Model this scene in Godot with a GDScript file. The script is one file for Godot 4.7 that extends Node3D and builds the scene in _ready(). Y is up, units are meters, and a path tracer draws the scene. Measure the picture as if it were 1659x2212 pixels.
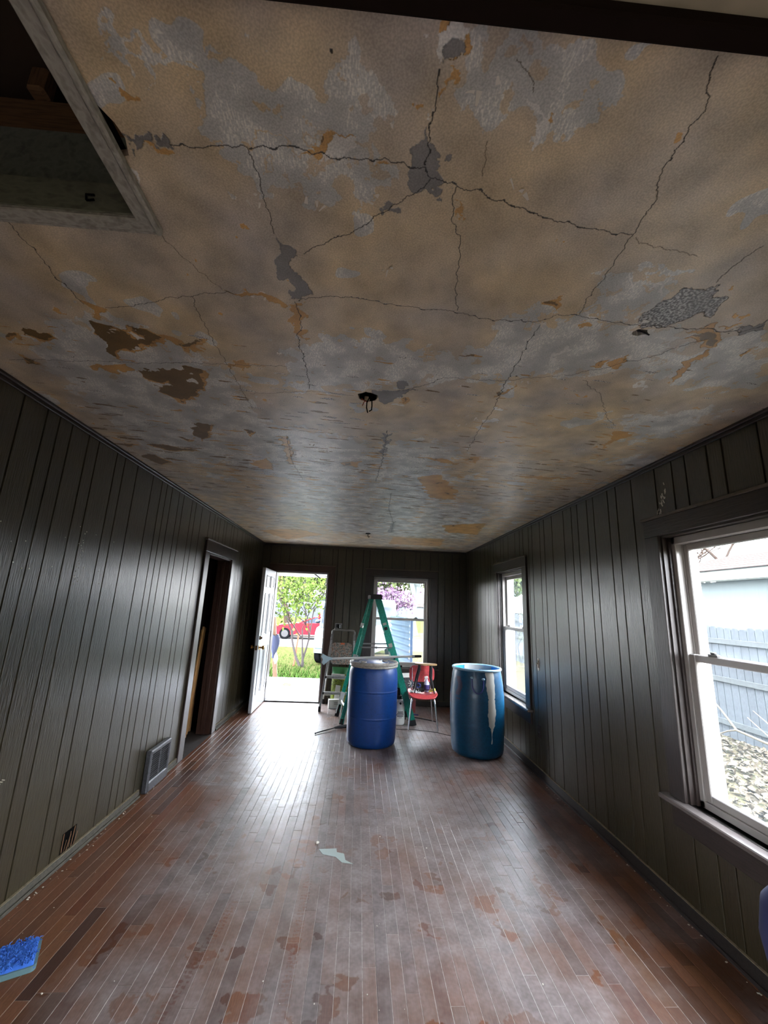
extends Node3D
# An emptied living room with a peeling plaster ceiling, built at its real size in metres: x right, y up, -z towards the front door.

const XL := -1.619      # left wall
const XR := 1.786       # right wall
const ZB := -6.903      # back wall with the front door
const ZF := 3.2         # wall behind the camera
const H := 2.44
const GY := -0.5        # lawn level

var M := {}
var rng := RandomNumberGenerator.new()
var taken := {}


# ---------------------------------------------------------------- geometry
class Geo:
	var v := PackedVector3Array()
	var n := PackedVector3Array()
	var t := PackedVector2Array()
	var t2 := PackedVector2Array()
	var c := PackedColorArray()
	var col := Color(1, 1, 1)
	var plan := Rect2()   # where set, the second texture layer follows the floor plan

	func vert(p: Vector3, m: Vector3, uv: Vector2) -> void:
		v.append(p)
		n.append(m)
		t.append(uv)
		c.append(col)
		if plan.size.x > 0.0:
			t2.append(Vector2((p.x - plan.position.x) / plan.size.x, (p.z - plan.position.y) / plan.size.y))

	func tri(a: Vector3, b: Vector3, d: Vector3, na: Vector3, nb: Vector3, nd: Vector3, ta := Vector2(), tb := Vector2(), td := Vector2()) -> void:
		vert(a, na, ta)
		if (b - a).cross(d - a).dot(na + nb + nd) > 0.0:
			vert(d, nd, td)
			vert(b, nb, tb)
		else:
			vert(b, nb, tb)
			vert(d, nd, td)

	func quad(a: Vector3, b: Vector3, d: Vector3, e: Vector3, m: Vector3, ta := Vector2(), tb := Vector2(), td := Vector2(), te := Vector2()) -> void:
		tri(a, b, d, m, m, m, ta, tb, td)
		tri(a, d, e, m, m, m, ta, td, te)

	func box(ctr: Vector3, size: Vector3, bas := Basis(), bev := 0.0, uvo := Vector2()) -> Geo:
		var h := size / 2.0
		var lg := size.max_axis_index()
		var b := minf(bev, size[size.min_axis_index()] * 0.45)
		for ax in 3:
			var i := (ax + 1) % 3
			var j := (ax + 2) % 3
			var ui := i
			var uj := j
			if i == lg:
				ui = j
				uj = i
			for s in [-1.0, 1.0]:
				var q := []
				var w := []
				for k in 4:
					var p := Vector3()
					p[ax] = s * h[ax]
					p[i] = (-1.0 if k == 0 or k == 3 else 1.0) * (h[i] - b)
					p[j] = (-1.0 if k < 2 else 1.0) * (h[j] - b)
					q.append(ctr + bas * p)
					w.append(Vector2(p[ui], p[uj]) + uvo)
				var m := Vector3()
				m[ax] = s
				quad(q[0], q[1], q[2], q[3], bas * m, w[0], w[1], w[2], w[3])
				if b <= 0.0:
					continue
				for s2 in [-1.0, 1.0]:   # the bevel between this face and the next axis' faces
					var e := []
					for k in 4:
						var p := Vector3()
						var first := k == 0 or k == 3
						p[ax] = s * (h[ax] if first else h[ax] - b)
						p[i] = s2 * (h[i] - b if first else h[i])
						p[j] = (-1.0 if k < 2 else 1.0) * (h[j] - b)
						e.append(p)
					var m2 := Vector3()
					m2[ax] = s
					m2[i] = s2
					var uvs := []
					for p in e:
						uvs.append(Vector2(p[ui] if lg != ax else p[i], p[lg]) + uvo)
					quad(ctr + bas * e[0], ctr + bas * e[1], ctr + bas * e[2], ctr + bas * e[3], bas * m2.normalized(), uvs[0], uvs[1], uvs[2], uvs[3])
		if b > 0.0:
			for sx in [-1.0, 1.0]:
				for sy in [-1.0, 1.0]:
					for sz in [-1.0, 1.0]:
						var s := Vector3(sx, sy, sz)
						var m := bas * s.normalized()
						tri(ctr + bas * (s * Vector3(h.x, h.y - b, h.z - b)), ctr + bas * (s * Vector3(h.x - b, h.y, h.z - b)), ctr + bas * (s * Vector3(h.x - b, h.y - b, h.z)), m, m, m, uvo, uvo, uvo)
		return self

	func bar(a: Vector3, b: Vector3, w: float, d: float, side := Vector3(0, 0, 1), bev := 0.0) -> Geo:
		# a straight board from a to b: w across, d along `side`
		var y := (b - a).normalized()
		var x := y.cross(side).normalized()
		var z := x.cross(y).normalized()
		return box((a + b) / 2.0, Vector3(w, a.distance_to(b), d), Basis(x, y, z), bev, Vector2(a.x * 3.1 + a.z, a.y))

	func tube(pts: Array, r, segs := 8, caps := true) -> Geo:
		var side := Vector3()
		var rings := []
		var nrm := []
		var run := 0.0
		var along := []
		for i in pts.size():
			var d: Vector3 = (pts[mini(i + 1, pts.size() - 1)] - pts[maxi(i - 1, 0)]).normalized()
			if i == 0:
				side = d.cross(Vector3.UP if absf(d.y) < 0.9 else Vector3.RIGHT).normalized()
			else:
				side = (side - d * side.dot(d)).normalized()
				run += pts[i].distance_to(pts[i - 1])
			var up := d.cross(side)
			var rr: float = r[i] if r is Array else r
			var ring := []
			var nr := []
			for k in segs + 1:
				var a := TAU * k / segs
				var m := side * cos(a) + up * sin(a)
				ring.append(pts[i] + m * rr)
				nr.append(m)
			rings.append(ring)
			nrm.append(nr)
			along.append(run)
		for i in pts.size() - 1:
			for k in segs:
				var u0 := float(k) / segs
				var u1 := float(k + 1) / segs
				tri(rings[i][k], rings[i + 1][k], rings[i + 1][k + 1], nrm[i][k], nrm[i + 1][k], nrm[i + 1][k + 1], Vector2(u0, along[i]), Vector2(u0, along[i + 1]), Vector2(u1, along[i + 1]))
				tri(rings[i][k], rings[i + 1][k + 1], rings[i][k + 1], nrm[i][k], nrm[i + 1][k + 1], nrm[i][k + 1], Vector2(u0, along[i]), Vector2(u1, along[i + 1]), Vector2(u1, along[i]))
		if caps:
			for e in [[0, 1], [pts.size() - 1, pts.size() - 2]]:
				var m: Vector3 = (pts[e[0]] - pts[e[1]]).normalized()
				for k in segs:
					tri(pts[e[0]], rings[e[0]][k], rings[e[0]][k + 1], m, m, m)
		return self

	func lathe(prof: Array, segs: int, xf := Transform3D(), a0 := 0.0, a1 := TAU) -> Geo:
		var nb := xf.basis.inverse().transposed()
		var sn := []
		for i in prof.size() - 1:
			var d: Vector2 = prof[i + 1] - prof[i]
			sn.append(Vector2(d.y, -d.x).normalized())
		var pn := []
		for i in prof.size() - 1:
			var m: Vector2 = sn[i]
			var lo := m
			var hi := m
			if i > 0 and sn[i - 1].dot(m) > 0.75:
				lo = (sn[i - 1] + m).normalized()
			if i < sn.size() - 1 and sn[i + 1].dot(m) > 0.75:
				hi = (sn[i + 1] + m).normalized()
			pn.append([lo, hi])
		for i in prof.size() - 1:
			var p: Vector2 = prof[i]
			var q: Vector2 = prof[i + 1]
			if p.is_equal_approx(q):
				continue
			for k in segs:
				var b0 := lerpf(a0, a1, float(k) / segs)
				var b1 := lerpf(a0, a1, float(k + 1) / segs)
				var c0 := Vector3(cos(b0), 0, sin(b0))
				var c1 := Vector3(cos(b1), 0, sin(b1))
				var lo: Vector2 = pn[i][0]
				var hi: Vector2 = pn[i][1]
				var A := xf * (c0 * p.x + Vector3.UP * p.y)
				var B := xf * (c1 * p.x + Vector3.UP * p.y)
				var C := xf * (c1 * q.x + Vector3.UP * q.y)
				var D := xf * (c0 * q.x + Vector3.UP * q.y)
				var na := (nb * (c0 * lo.x + Vector3.UP * lo.y)).normalized()
				var nbb := (nb * (c1 * lo.x + Vector3.UP * lo.y)).normalized()
				var nc := (nb * (c1 * hi.x + Vector3.UP * hi.y)).normalized()
				var nd := (nb * (c0 * hi.x + Vector3.UP * hi.y)).normalized()
				var u0 := b0 / TAU
				var u1 := b1 / TAU
				if p.x > 1e-5:
					tri(A, B, C, na, nbb, nc, Vector2(u0, p.y), Vector2(u1, p.y), Vector2(u1, q.y))
				if q.x > 1e-5:
					tri(A, C, D, na, nc, nd, Vector2(u0, p.y), Vector2(u1, q.y), Vector2(u0, q.y))
		return self

	func ball(ctr: Vector3, r: Vector3, segs := 12, rings := 8) -> Geo:
		var prof := []
		for i in rings + 1:
			var a := -PI / 2 + PI * i / rings
			prof.append(Vector2(cos(a), sin(a)))
		return lathe(prof, segs, Transform3D(Basis.from_scale(r), ctr))

	func prism(poly: PackedVector2Array, z0: float, z1: float, xf := Transform3D()) -> Geo:
		var ids := Geometry2D.triangulate_polygon(poly)
		for s in [z0, z1]:
			var m := xf.basis * Vector3(0, 0, signf(s - (z0 + z1) / 2.0))
			for i in range(0, ids.size(), 3):
				var a := poly[ids[i]]
				var b := poly[ids[i + 1]]
				var d := poly[ids[i + 2]]
				tri(xf * Vector3(a.x, a.y, s), xf * Vector3(b.x, b.y, s), xf * Vector3(d.x, d.y, s), m, m, m, a, b, d)
		var cw := Geometry2D.is_polygon_clockwise(poly)
		for i in poly.size():
			var a := poly[i]
			var b := poly[(i + 1) % poly.size()]
			var e := (b - a).normalized()
			var m2 := Vector2(e.y, -e.x) * (-1.0 if cw else 1.0)
			# is_polygon_clockwise answers for a y-down plane; settle the side by the polygon itself
			if Geometry2D.is_point_in_polygon((a + b) / 2.0 + m2 * 1e-4, poly):
				m2 = -m2
			quad(xf * Vector3(a.x, a.y, z0), xf * Vector3(b.x, b.y, z0), xf * Vector3(b.x, b.y, z1), xf * Vector3(a.x, a.y, z1), xf.basis * Vector3(m2.x, m2.y, 0), Vector2(z0, a.length()), Vector2(z0, b.length()), Vector2(z1, b.length()), Vector2(z1, a.length()))
		return self

	func grid(nu: int, nv: int, f: Callable) -> Geo:
		var P := []
		for i in nu + 1:
			var row := []
			for j in nv + 1:
				row.append(f.call(float(i) / nu, float(j) / nv))
			P.append(row)
		var N := []
		for i in nu + 1:
			var row := []
			for j in nv + 1:
				var du: Vector3 = P[mini(i + 1, nu)][j] - P[maxi(i - 1, 0)][j]
				var dv: Vector3 = P[i][mini(j + 1, nv)] - P[i][maxi(j - 1, 0)]
				row.append(du.cross(dv).normalized())
			N.append(row)
		for i in nu:
			for j in nv:
				var ua := Vector2(float(i) / nu, float(j) / nv)
				var ub := Vector2(float(i + 1) / nu, float(j) / nv)
				var uc := Vector2(float(i + 1) / nu, float(j + 1) / nv)
				var ud := Vector2(float(i) / nu, float(j + 1) / nv)
				tri(P[i][j], P[i + 1][j], P[i + 1][j + 1], N[i][j], N[i + 1][j], N[i + 1][j + 1], ua, ub, uc)
				tri(P[i][j], P[i + 1][j + 1], P[i][j + 1], N[i][j], N[i + 1][j + 1], N[i][j + 1], ua, uc, ud)
		return self

	func mesh(material: Material) -> ArrayMesh:
		var a := []
		a.resize(Mesh.ARRAY_MAX)
		a[Mesh.ARRAY_VERTEX] = v
		a[Mesh.ARRAY_NORMAL] = n
		a[Mesh.ARRAY_TEX_UV] = t
		a[Mesh.ARRAY_COLOR] = c
		if t2.size():
			a[Mesh.ARRAY_TEX_UV2] = t2
		var m := ArrayMesh.new()
		m.add_surface_from_arrays(Mesh.PRIMITIVE_TRIANGLES, a)
		m.surface_set_material(0, material)
		return m


# ---------------------------------------------------------------- objects
func called(name_: String) -> String:
	if not taken.has(name_):
		taken[name_] = 0
		return name_
	taken[name_] += 1
	return "%s_%03d" % [name_, taken[name_]]

func tag(o: Node3D, label: String, category: String, group := "", kind := "") -> Node3D:
	o.set_meta("label", label)
	o.set_meta("category", category)
	if group != "":
		o.set_meta("group", group)
	if kind != "":
		o.set_meta("kind", kind)
	return o

func thing(name_: String, label: String, category: String, at := Vector3(), group := "", turn := 0.0) -> Node3D:
	var o := Node3D.new()
	o.name = called(name_)
	add_child(o)
	o.position = at
	o.rotation.y = turn
	return tag(o, label, category, group)

func setting(name_: String, label: String, category: String) -> Node3D:
	var o := thing(name_, label, category)
	o.set_meta("kind", "structure")
	return o

func part(parent: Node3D, name_: String, g: Geo, material: Material) -> MeshInstance3D:
	var o := MeshInstance3D.new()
	o.mesh = g.mesh(material)
	o.cast_shadow = GeometryInstance3D.SHADOW_CASTING_SETTING_ON
	o.name = name_
	parent.add_child(o, true)
	return o

func single(name_: String, g: Geo, material: Material, label: String, category: String, group := "") -> MeshInstance3D:
	var o := part(self, called(name_), g, material)
	tag(o, label, category, group)
	return o

func scatter(parent: Node3D, name_: String, mesh: Mesh, places: Array, tints := []) -> MultiMeshInstance3D:
	var mm := MultiMesh.new()
	mm.transform_format = MultiMesh.TRANSFORM_3D
	mm.use_colors = tints.size() > 0
	mm.mesh = mesh
	mm.instance_count = places.size()
	for i in places.size():
		mm.set_instance_transform(i, places[i])
		if tints.size():
			mm.set_instance_color(i, tints[i])
	var o := MultiMeshInstance3D.new()
	o.multimesh = mm
	o.name = name_
	o.set_meta("kind", "stuff")
	parent.add_child(o, true)
	return o


# ---------------------------------------------------------------- materials
func rgb(r: float, g: float, b: float) -> Color:
	return Color(r / 255.0, g / 255.0, b / 255.0)

func mat(name_: String, color: Color, rough := 0.6, metal := 0.0, tinted := false) -> StandardMaterial3D:
	var m := StandardMaterial3D.new()
	m.resource_name = name_
	m.albedo_color = color
	m.roughness = rough
	m.metallic = metal
	m.vertex_color_use_as_albedo = tinted
	M[name_] = m
	return m

func noise(seed_: int, freq: float, oct := 4, kind := FastNoiseLite.TYPE_SIMPLEX) -> FastNoiseLite:
	var f := FastNoiseLite.new()
	f.seed = seed_
	f.noise_type = kind
	f.frequency = freq
	f.fractal_type = FastNoiseLite.FRACTAL_FBM
	f.fractal_octaves = oct
	return f

func noise_tex(seed_: int, freq: float, ramp: Array, oct := 4, size := 512) -> NoiseTexture2D:
	var t := NoiseTexture2D.new()
	t.width = size
	t.height = size
	t.seamless = true
	t.noise = noise(seed_, freq, oct)
	if ramp.size():
		var g := Gradient.new()
		var offs := PackedFloat32Array()
		var cols := PackedColorArray()
		for i in ramp.size():
			offs.append(float(i) / (ramp.size() - 1))
			cols.append(ramp[i])
		g.offsets = offs
		g.colors = cols
		t.color_ramp = g
	return t

func grey(v: float) -> Color:
	return Color(v, v, v)

func grain(m: StandardMaterial3D, tex: Texture2D, scale_: Vector2, bump: Texture2D = null, depth := 0.03) -> StandardMaterial3D:
	m.albedo_texture = tex
	m.uv1_scale = Vector3(scale_.x, scale_.y, 1)
	if bump:
		m.heightmap_enabled = true
		m.heightmap_texture = bump
		m.heightmap_scale = depth
	return m

func glass(name_: String, tint: Color) -> StandardMaterial3D:
	var m := mat(name_, tint, 0.0)
	m.transparency = BaseMaterial3D.TRANSPARENCY_ALPHA
	m.albedo_color.a = 0.06
	return m


# ---------------------------------------------------------------- the ceiling's plaster, painted in plan
const TAN := 0
const GREY := 1
const OCHRE := 2
const BROWN := 3
const WHITE := 4
const ROUGH := 5
const BARE := 6

var sheets := []   # [Rect2 in plan (x, z), class image, crack image]

func sheet(area: Rect2, w: int, h: int) -> void:
	var a := Image.create(w, h, false, Image.FORMAT_L8)
	var b := Image.create(w, h, false, Image.FORMAT_L8)
	var skim := Image.create(w, h, false, Image.FORMAT_L8)
	sheets.append([area, a, b, skim])

func patch(kind: int, mm: Array) -> void:
	# a patch of one kind of surface: its outline in millimetres of the floor plan (x, z)
	for s in sheets:
		var area: Rect2 = s[0]
		var im: Image = s[3] if kind == GREY else s[1]
		var k := Vector2(im.get_width() / area.size.x, im.get_height() / area.size.y)
		var p := PackedVector2Array()
		for i in range(0, mm.size(), 2):
			p.append((Vector2(mm[i], mm[i + 1]) / 1000.0 - area.position) * k)
		var y0 := INF
		var y1 := -INF
		for q in p:
			y0 = minf(y0, q.y)
			y1 = maxf(y1, q.y)
		for y in range(maxi(0, int(y0)), mini(im.get_height(), int(y1) + 1)):
			var xs := []
			for i in p.size():
				var a := p[i]
				var b := p[(i + 1) % p.size()]
				if (a.y <= y + 0.5) != (b.y <= y + 0.5):
					xs.append(a.x + (b.x - a.x) * (y + 0.5 - a.y) / (b.y - a.y))
			xs.sort()
			for i in range(0, xs.size() - 1, 2):
				var x0 := maxi(0, int(xs[i]))
				var x1 := mini(im.get_width(), int(ceil(xs[i + 1])))
				if x1 > x0:
					im.fill_rect(Rect2i(x0, y, x1 - x0, 1), Color8(kind * 16, 0, 0))

func crack(width: float, mm: Array) -> void:
	for s in sheets:
		var area: Rect2 = s[0]
		var im: Image = s[2]
		var k := Vector2(im.get_width() / area.size.x, im.get_height() / area.size.y)
		for i in range(0, mm.size() - 2, 2):
			var a := (Vector2(mm[i], mm[i + 1]) / 1000.0 - area.position) * k
			var b := (Vector2(mm[i + 2], mm[i + 3]) / 1000.0 - area.position) * k
			if (a.y < -50 and b.y < -50) or (a.y > im.get_height() + 50 and b.y > im.get_height() + 50):
				continue
			var d := (b - a).normalized().orthogonal()
			var steps := int(a.distance_to(b) * 1.2) + 1
			for j in steps:
				var f := float(j) / steps
				var wander := wob.get_noise_2d((a.x + (b.x - a.x) * f) * 3.0 / k.x * 600, (a.y + (b.y - a.y) * f) * 3.0 / k.x * 600)
				var q := a.lerp(b, f) + d * wander * 0.007 * k.x
				var w := maxf(1.0, width / 1000.0 * k.x * (0.22 + 0.55 * absf(wander)))
				var dark := clampf(width / 1000.0 * k.x * 0.45, 0.3, 0.95)
				im.fill_rect(Rect2i(int(q.x - w / 2), int(q.y - w / 2), maxi(1, roundi(w)), maxi(1, roundi(w))), Color(dark, 0, 0))

var wob: FastNoiseLite

func plaster(s: Array, seed_: int, name_: String) -> StandardMaterial3D:
	var area: Rect2 = s[0]
	var W: int = s[1].get_width()
	var HH: int = s[1].get_height()
	var px := W / area.size.x          # pixels a metre
	var cls: PackedByteArray = s[1].get_data()
	var skm: PackedByteArray = s[3].get_data()
	var crk: PackedByteArray = s[2].get_data()
	var field := func(sd: int, per_m: float, oct: int) -> PackedByteArray: return noise(sd, per_m / px, oct).get_image(W, HH).get_data()
	var nx: PackedByteArray = field.call(seed_, 9.0, 5)
	var ny: PackedByteArray = field.call(seed_ + 1, 9.0, 5)
	var low: PackedByteArray = field.call(seed_ + 2, 1.6, 4)
	var mid: PackedByteArray = field.call(seed_ + 3, 5.0, 5)
	var fine: PackedByteArray = field.call(seed_ + 4, 170.0, 2)
	# thickness of paint and skim left on each kind, and its colour (r, g, b)
	var high := [150, 168, 96, 100, 190, 60, 40]
	var base := [[202, 183, 154], [196, 193, 185], [200, 154, 92], [120, 94, 56], [222, 217, 207], [138, 134, 130], [132, 128, 124]]
	var rgbs := PackedByteArray()
	rgbs.resize(W * HH * 3)
	var hts := PackedByteArray()
	hts.resize(W * HH)
	var warp := 0.085 * px / 128.0
	var nudge := 0.38
	var bands := 8
	var outs := []
	outs.resize(bands)
	var work := func(band: int) -> void:
		var ya := HH * band / bands
		var yb := HH * (band + 1) / bands
		var o := PackedByteArray()
		o.resize(W * (yb - ya) * 4)
		var at := 0
		var flat := PackedFloat32Array()
		for b in base:
			for k in b:
				flat.append(k)
		var hi := PackedInt32Array(high)
		for y in range(ya, yb):
			var row := y * W
			for x in W:
				var i := row + x
				var m := mid[i]
				var f := fine[i]
				var ex := (nx[i] - 128) * warp
				var ey := (ny[i] - 128) * warp
				var sx := x + int(ex)
				var sy := y + int(ey)
				var vx := clampi(x + int(ex * nudge), 0, W - 1)
				var vy := clampi(y + int(ey * nudge), 0, HH - 1)
				if sx < 0:
					sx = 0
				elif sx >= W:
					sx = W - 1
				if sy < 0:
					sy = 0
				elif sy >= HH:
					sy = HH - 1
				var c := cls[vy * W + vx] >> 4
				if c == 0:
					c = skm[sy * W + sx] >> 4
				if c == 3:                            # the old ochre coat shows round the edge of the bare brown
					var rim := int(0.017 * px)
					if cls[vy * W + mini(vx + rim, W - 1)] >> 4 != 3 or cls[maxi(vy - rim, 0) * W + vx] >> 4 != 3:
						c = 2
				var l := low[i]
				var far := clampf((-1.35 - (area.position.y + y / px)) / 1.6, 0.0, 1.0)
				if far > 0.0 and c < 2:           # the paint is flaking off in thin strips towards the front of the house
					var ty := (y * 3 + x / 3) % (2 * HH)
					if ty >= HH:
						ty = 2 * HH - 1 - ty
					var st := mid[ty * W + (x >> 1)]
					var edge := 34 * far
					if st > 222 - edge:
						c = 2 if l > 110 else 3
					elif st < 34 + edge * 0.6:
						c = 4 if fine[i] > 120 else 6
				var h := hi[c]
				if c == 0:
					if l > 206:        # skim left bare here and there
						c = 1
						h = 160
					elif m > 222 and l < 100:
						c = 2
						h = 120
				elif c == 1 and m < 40:
					c = 0
					h = 150
				elif c == 3 and m > 205:
					c = 1
				elif c == 2 and m < 40:
					c = 3
				var k := 0.92 + (m - 128) * 0.0009 + (f - 128) * 0.0008
				var r := flat[c * 3] * k
				var g := flat[c * 3 + 1] * k
				var b := flat[c * 3 + 2] * k
				if c == 0:                        # nicotine and damp: warmer or greyer by turns
					var w := (l - 128) * 0.0006
					r *= 1.0 + w
					g *= 1.0 + w * 0.55
					b *= 1.0 - w * 0.7
				elif c == 5:
					var f2 := fine[(y >> 1) * W + (x >> 1)]
					if f2 > 146:
						r *= 0.5
						g *= 0.48
						b *= 0.47
					elif f2 < 92:
						r *= 1.35
						g *= 1.35
						b *= 1.35
				elif c == 1:
					var sv := fine[(y >> 2) * W + x]
					if sv > 150 and m > 132:      # trowel marks
						r *= 1.13
						g *= 1.12
						b *= 1.10
				var q := crk[i]
				if q:
					var d := 1.0 - 0.78 * q / 255.0
					r *= d
					g *= d * 0.96
					b *= d * 0.9
					h -= q >> 2
				h += (m - 128) / 6 + (f - 128) / 22
				o[at] = clampi(int(r), 0, 255)
				o[at + 1] = clampi(int(g), 0, 255)
				o[at + 2] = clampi(int(b), 0, 255)
				o[at + 3] = clampi(h, 0, 255)
				at += 4
		outs[band] = o
	var job := WorkerThreadPool.add_group_task(work, bands)
	WorkerThreadPool.wait_for_group_task_completion(job)
	var all := PackedByteArray()
	for o in outs:
		all.append_array(o)
	var im := Image.create_from_data(W, HH, false, Image.FORMAT_RGBA8, all)
	for i in W * HH:
		hts[i] = all[i * 4 + 3]
	var him := Image.create_from_data(W, HH, false, Image.FORMAT_L8, hts)
	im.convert(Image.FORMAT_RGB8)
	var mt := mat(name_, Color.WHITE, 0.42)
	mt.albedo_texture = ImageTexture.create_from_image(im)
	mt.heightmap_enabled = true
	mt.heightmap_texture = ImageTexture.create_from_image(him)
	mt.heightmap_scale = 0.55
	return mt

func paint_ceiling() -> void:
	wob = noise(77, 0.011, 3)
	sheet(Rect2(XL, -2.4, XR - XL, 2.06), 2048, 1240)
	sheet(Rect2(XL, ZB, XR - XL, 4.503), 1024, 1354)
	patch(GREY, [-335,-604,-285,-582,-190,-567,-112,-541,-39,-541,-34,-564,-12,-584,-5,-629,-27,-656,-171,-677,-269,-686,-358,-685,-346,-635])
	patch(GREY, [-332,-705,-173,-686,3,-694,7,-748,-78,-772,-169,-775,-243,-805,-292,-804,-302,-761,-337,-739])
	patch(GREY, [124,-480,223,-483,341,-482,379,-519,405,-593,321,-593,289,-591,186,-596,113,-615,99,-589,113,-532])
	patch(GREY, [-320,-1392,-257,-1370,-187,-1348,-93,-1310,39,-1290,191,-1359,305,-1360,411,-1305,400,-1191,460,-1161,661,-1127,892,-1123,1089,-1172,1028,-1316,871,-1415,709,-1470,562,-1514,303,-1522,196,-1591,60,-1629,-206,-1684,-363,-1704])
	patch(GREY, [-1079,-1323,-932,-1260,-825,-1318,-676,-1526,-582,-1582,-587,-1776,-557,-2069,-369,-2129,101,-2325,166,-3093,-547,-3170,-944,-2801,-1461,-2892,-1430,-2355,-1418,-2031,-1373,-1646,-1324,-1483])
	patch(GREY, [836,-1403,940,-1374,1117,-1248,1198,-1147,1275,-1102,1554,-1378,1501,-1476,1319,-1462,1154,-1413])
	patch(GREY, [456,-1150,489,-1082,553,-1091,544,-1140])
	patch(GREY, [653,-970,722,-921,876,-946,876,-1039,806,-1099,679,-1103])
	patch(GREY, [1470,-2291,1704,-2211,1798,-2361,1677,-2428])
	patch(GREY, [99,-2289,274,-2157,579,-2322,530,-2635,802,-3467,1197,-3735,1378,-5530,-395,-5498,-817,-3824,-547,-3170,166,-3093])
	patch(GREY, [1175,-1787,1398,-1681,1580,-1609,1607,-1858,1509,-1995])
	patch(GREY, [-493,-582,-415,-557,-313,-542,-276,-551,-367,-579])
	patch(OCHRE, [-525,-718,-453,-707,-453,-723,-507,-730])
	patch(OCHRE, [-31,-694,3,-686,4,-698,-21,-701])
	patch(OCHRE, [-512,-620,-490,-621,-493,-631,-515,-635])
	patch(OCHRE, [-468,-1126,-407,-1110,-377,-1130,-318,-1124,-281,-1156,-293,-1183,-348,-1163,-393,-1138])
	patch(OCHRE, [-951,-1219,-887,-1248,-946,-1296,-963,-1286])
	patch(OCHRE, [-270,-1155,-243,-1152,-234,-1251,-259,-1343,-273,-1305])
	patch(OCHRE, [-566,-1497,-500,-1521,-518,-1557,-596,-1567])
	patch(OCHRE, [-1188,-1623,-1005,-1601,-1004,-1653,-1190,-1659])
	patch(OCHRE, [-774,-1363,-725,-1384,-662,-1462,-698,-1467,-755,-1415])
	patch(OCHRE, [-1422,-1509,-1433,-1555,-1393,-1649,-1448,-1622])
	patch(OCHRE, [-505,-2279,-466,-2253,-497,-2722,-530,-2728])
	patch(OCHRE, [897,-1363,927,-1285,961,-1309,940,-1374])
	patch(OCHRE, [1031,-1130,1087,-1112,1163,-1127,1124,-1155])
	patch(OCHRE, [1180,-1409,1174,-1213,1203,-1237,1203,-1310,1222,-1439])
	patch(OCHRE, [1282,-1920,1335,-1900,1385,-1983,1352,-2053,1360,-2155])
	patch(OCHRE, [300,-2450,494,-2459,625,-2570,496,-2547])
	patch(OCHRE, [594,-2442,710,-2380,717,-2508])
	patch(OCHRE, [373,-2873,528,-2789,735,-3178,783,-3471,571,-3436])
	patch(OCHRE, [911,-4636,1349,-4379,1455,-5120,1055,-5065])
	patch(OCHRE, [1012,-2730,1491,-2682,1296,-2764])
	patch(OCHRE, [-1407,-5614,-869,-5354,-538,-5731,-1157,-6352])
	patch(OCHRE, [428,-5629,1137,-5608,1203,-6287,412,-6309])
	patch(OCHRE, [658,-1150,684,-1135,714,-1167,683,-1182])
	patch(OCHRE, [545,-1674,601,-1538,589,-1618])
	patch(OCHRE, [-810,-2777,-657,-2657,-676,-2905,-768,-2869])
	patch(OCHRE, [-177,-2665,-36,-2595,-68,-2743])
	patch(BROWN, [-986,-1337,-920,-1347,-834,-1337,-802,-1353,-749,-1401,-805,-1450,-849,-1470,-863,-1463,-970,-1499,-1036,-1555,-1027,-1476,-1013,-1423,-1042,-1394])
	patch(BROWN, [-994,-1634,-874,-1601,-814,-1594,-796,-1575,-691,-1596,-715,-1691,-817,-1829,-903,-1910,-941,-1869,-989,-1809,-980,-1766,-894,-1734,-970,-1724])
	patch(BROWN, [-1275,-1395,-1196,-1399,-1178,-1457,-1261,-1467,-1301,-1452])
	patch(BROWN, [-1340,-1415,-1315,-1426,-1331,-1469,-1387,-1476])
	patch(BROWN, [-953,-2157,-852,-2154,-931,-2346,-1007,-2408,-1018,-2292])
	patch(BROWN, [-1132,-2378,-1051,-2379,-1090,-2443])
	patch(BROWN, [-1530,-2514,-1459,-2541,-1506,-2604,-1560,-2596])
	patch(BROWN, [-1381,-2528,-1289,-2513,-1099,-2577,-1131,-2624,-1336,-2617])
	patch(BROWN, [-1527,-2734,-1411,-2715,-1391,-2879,-1486,-2947,-1526,-2826])
	patch(BROWN, [-705,-2211,-624,-2199,-671,-2285])
	patch(BROWN, [513,-1069,553,-1030,566,-1073,559,-1105,526,-1082])
	patch(BROWN, [1065,-1162,1156,-1128,1202,-1197,1153,-1208,1068,-1187])
	patch(BROWN, [829,-1356,879,-1335,888,-1380])
	patch(BROWN, [1304,-1253,1330,-1182,1343,-1212,1332,-1264])
	patch(BROWN, [93,-537,107,-542,108,-559,98,-578])
	patch(BROWN, [112,-510,126,-485,132,-511,126,-528,105,-527])
	patch(BROWN, [173,-754,196,-775,191,-807,177,-788])
	patch(BROWN, [57,-579,76,-576,76,-587,63,-588])
	patch(BROWN, [-164,-693,-127,-665,-79,-640,-72,-642,-115,-664,-117,-692])
	patch(BROWN, [-625,-1386,-641,-1430,-720,-1454,-744,-1428])
	patch(BROWN, [299,-579,302,-570,312,-582,305,-588])
	patch(BROWN, [139,-1712,171,-1717,193,-1758,169,-1771])
	patch(BROWN, [1130,-1107,1158,-1071,1163,-1092])
	patch(WHITE, [-116,-664,-74,-643,-67,-643,-70,-664,-56,-676,-51,-691,-115,-695])
	patch(WHITE, [72,-479,120,-476,125,-482,118,-500,100,-511,87,-524,75,-529,71,-516])
	patch(WHITE, [276,-563,282,-562,305,-586,312,-613,315,-643,304,-635,289,-603])
	patch(WHITE, [591,-1749,619,-1722,623,-1777,595,-1781])
	patch(WHITE, [567,-1876,645,-1865,646,-1919,577,-1929])
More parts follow.
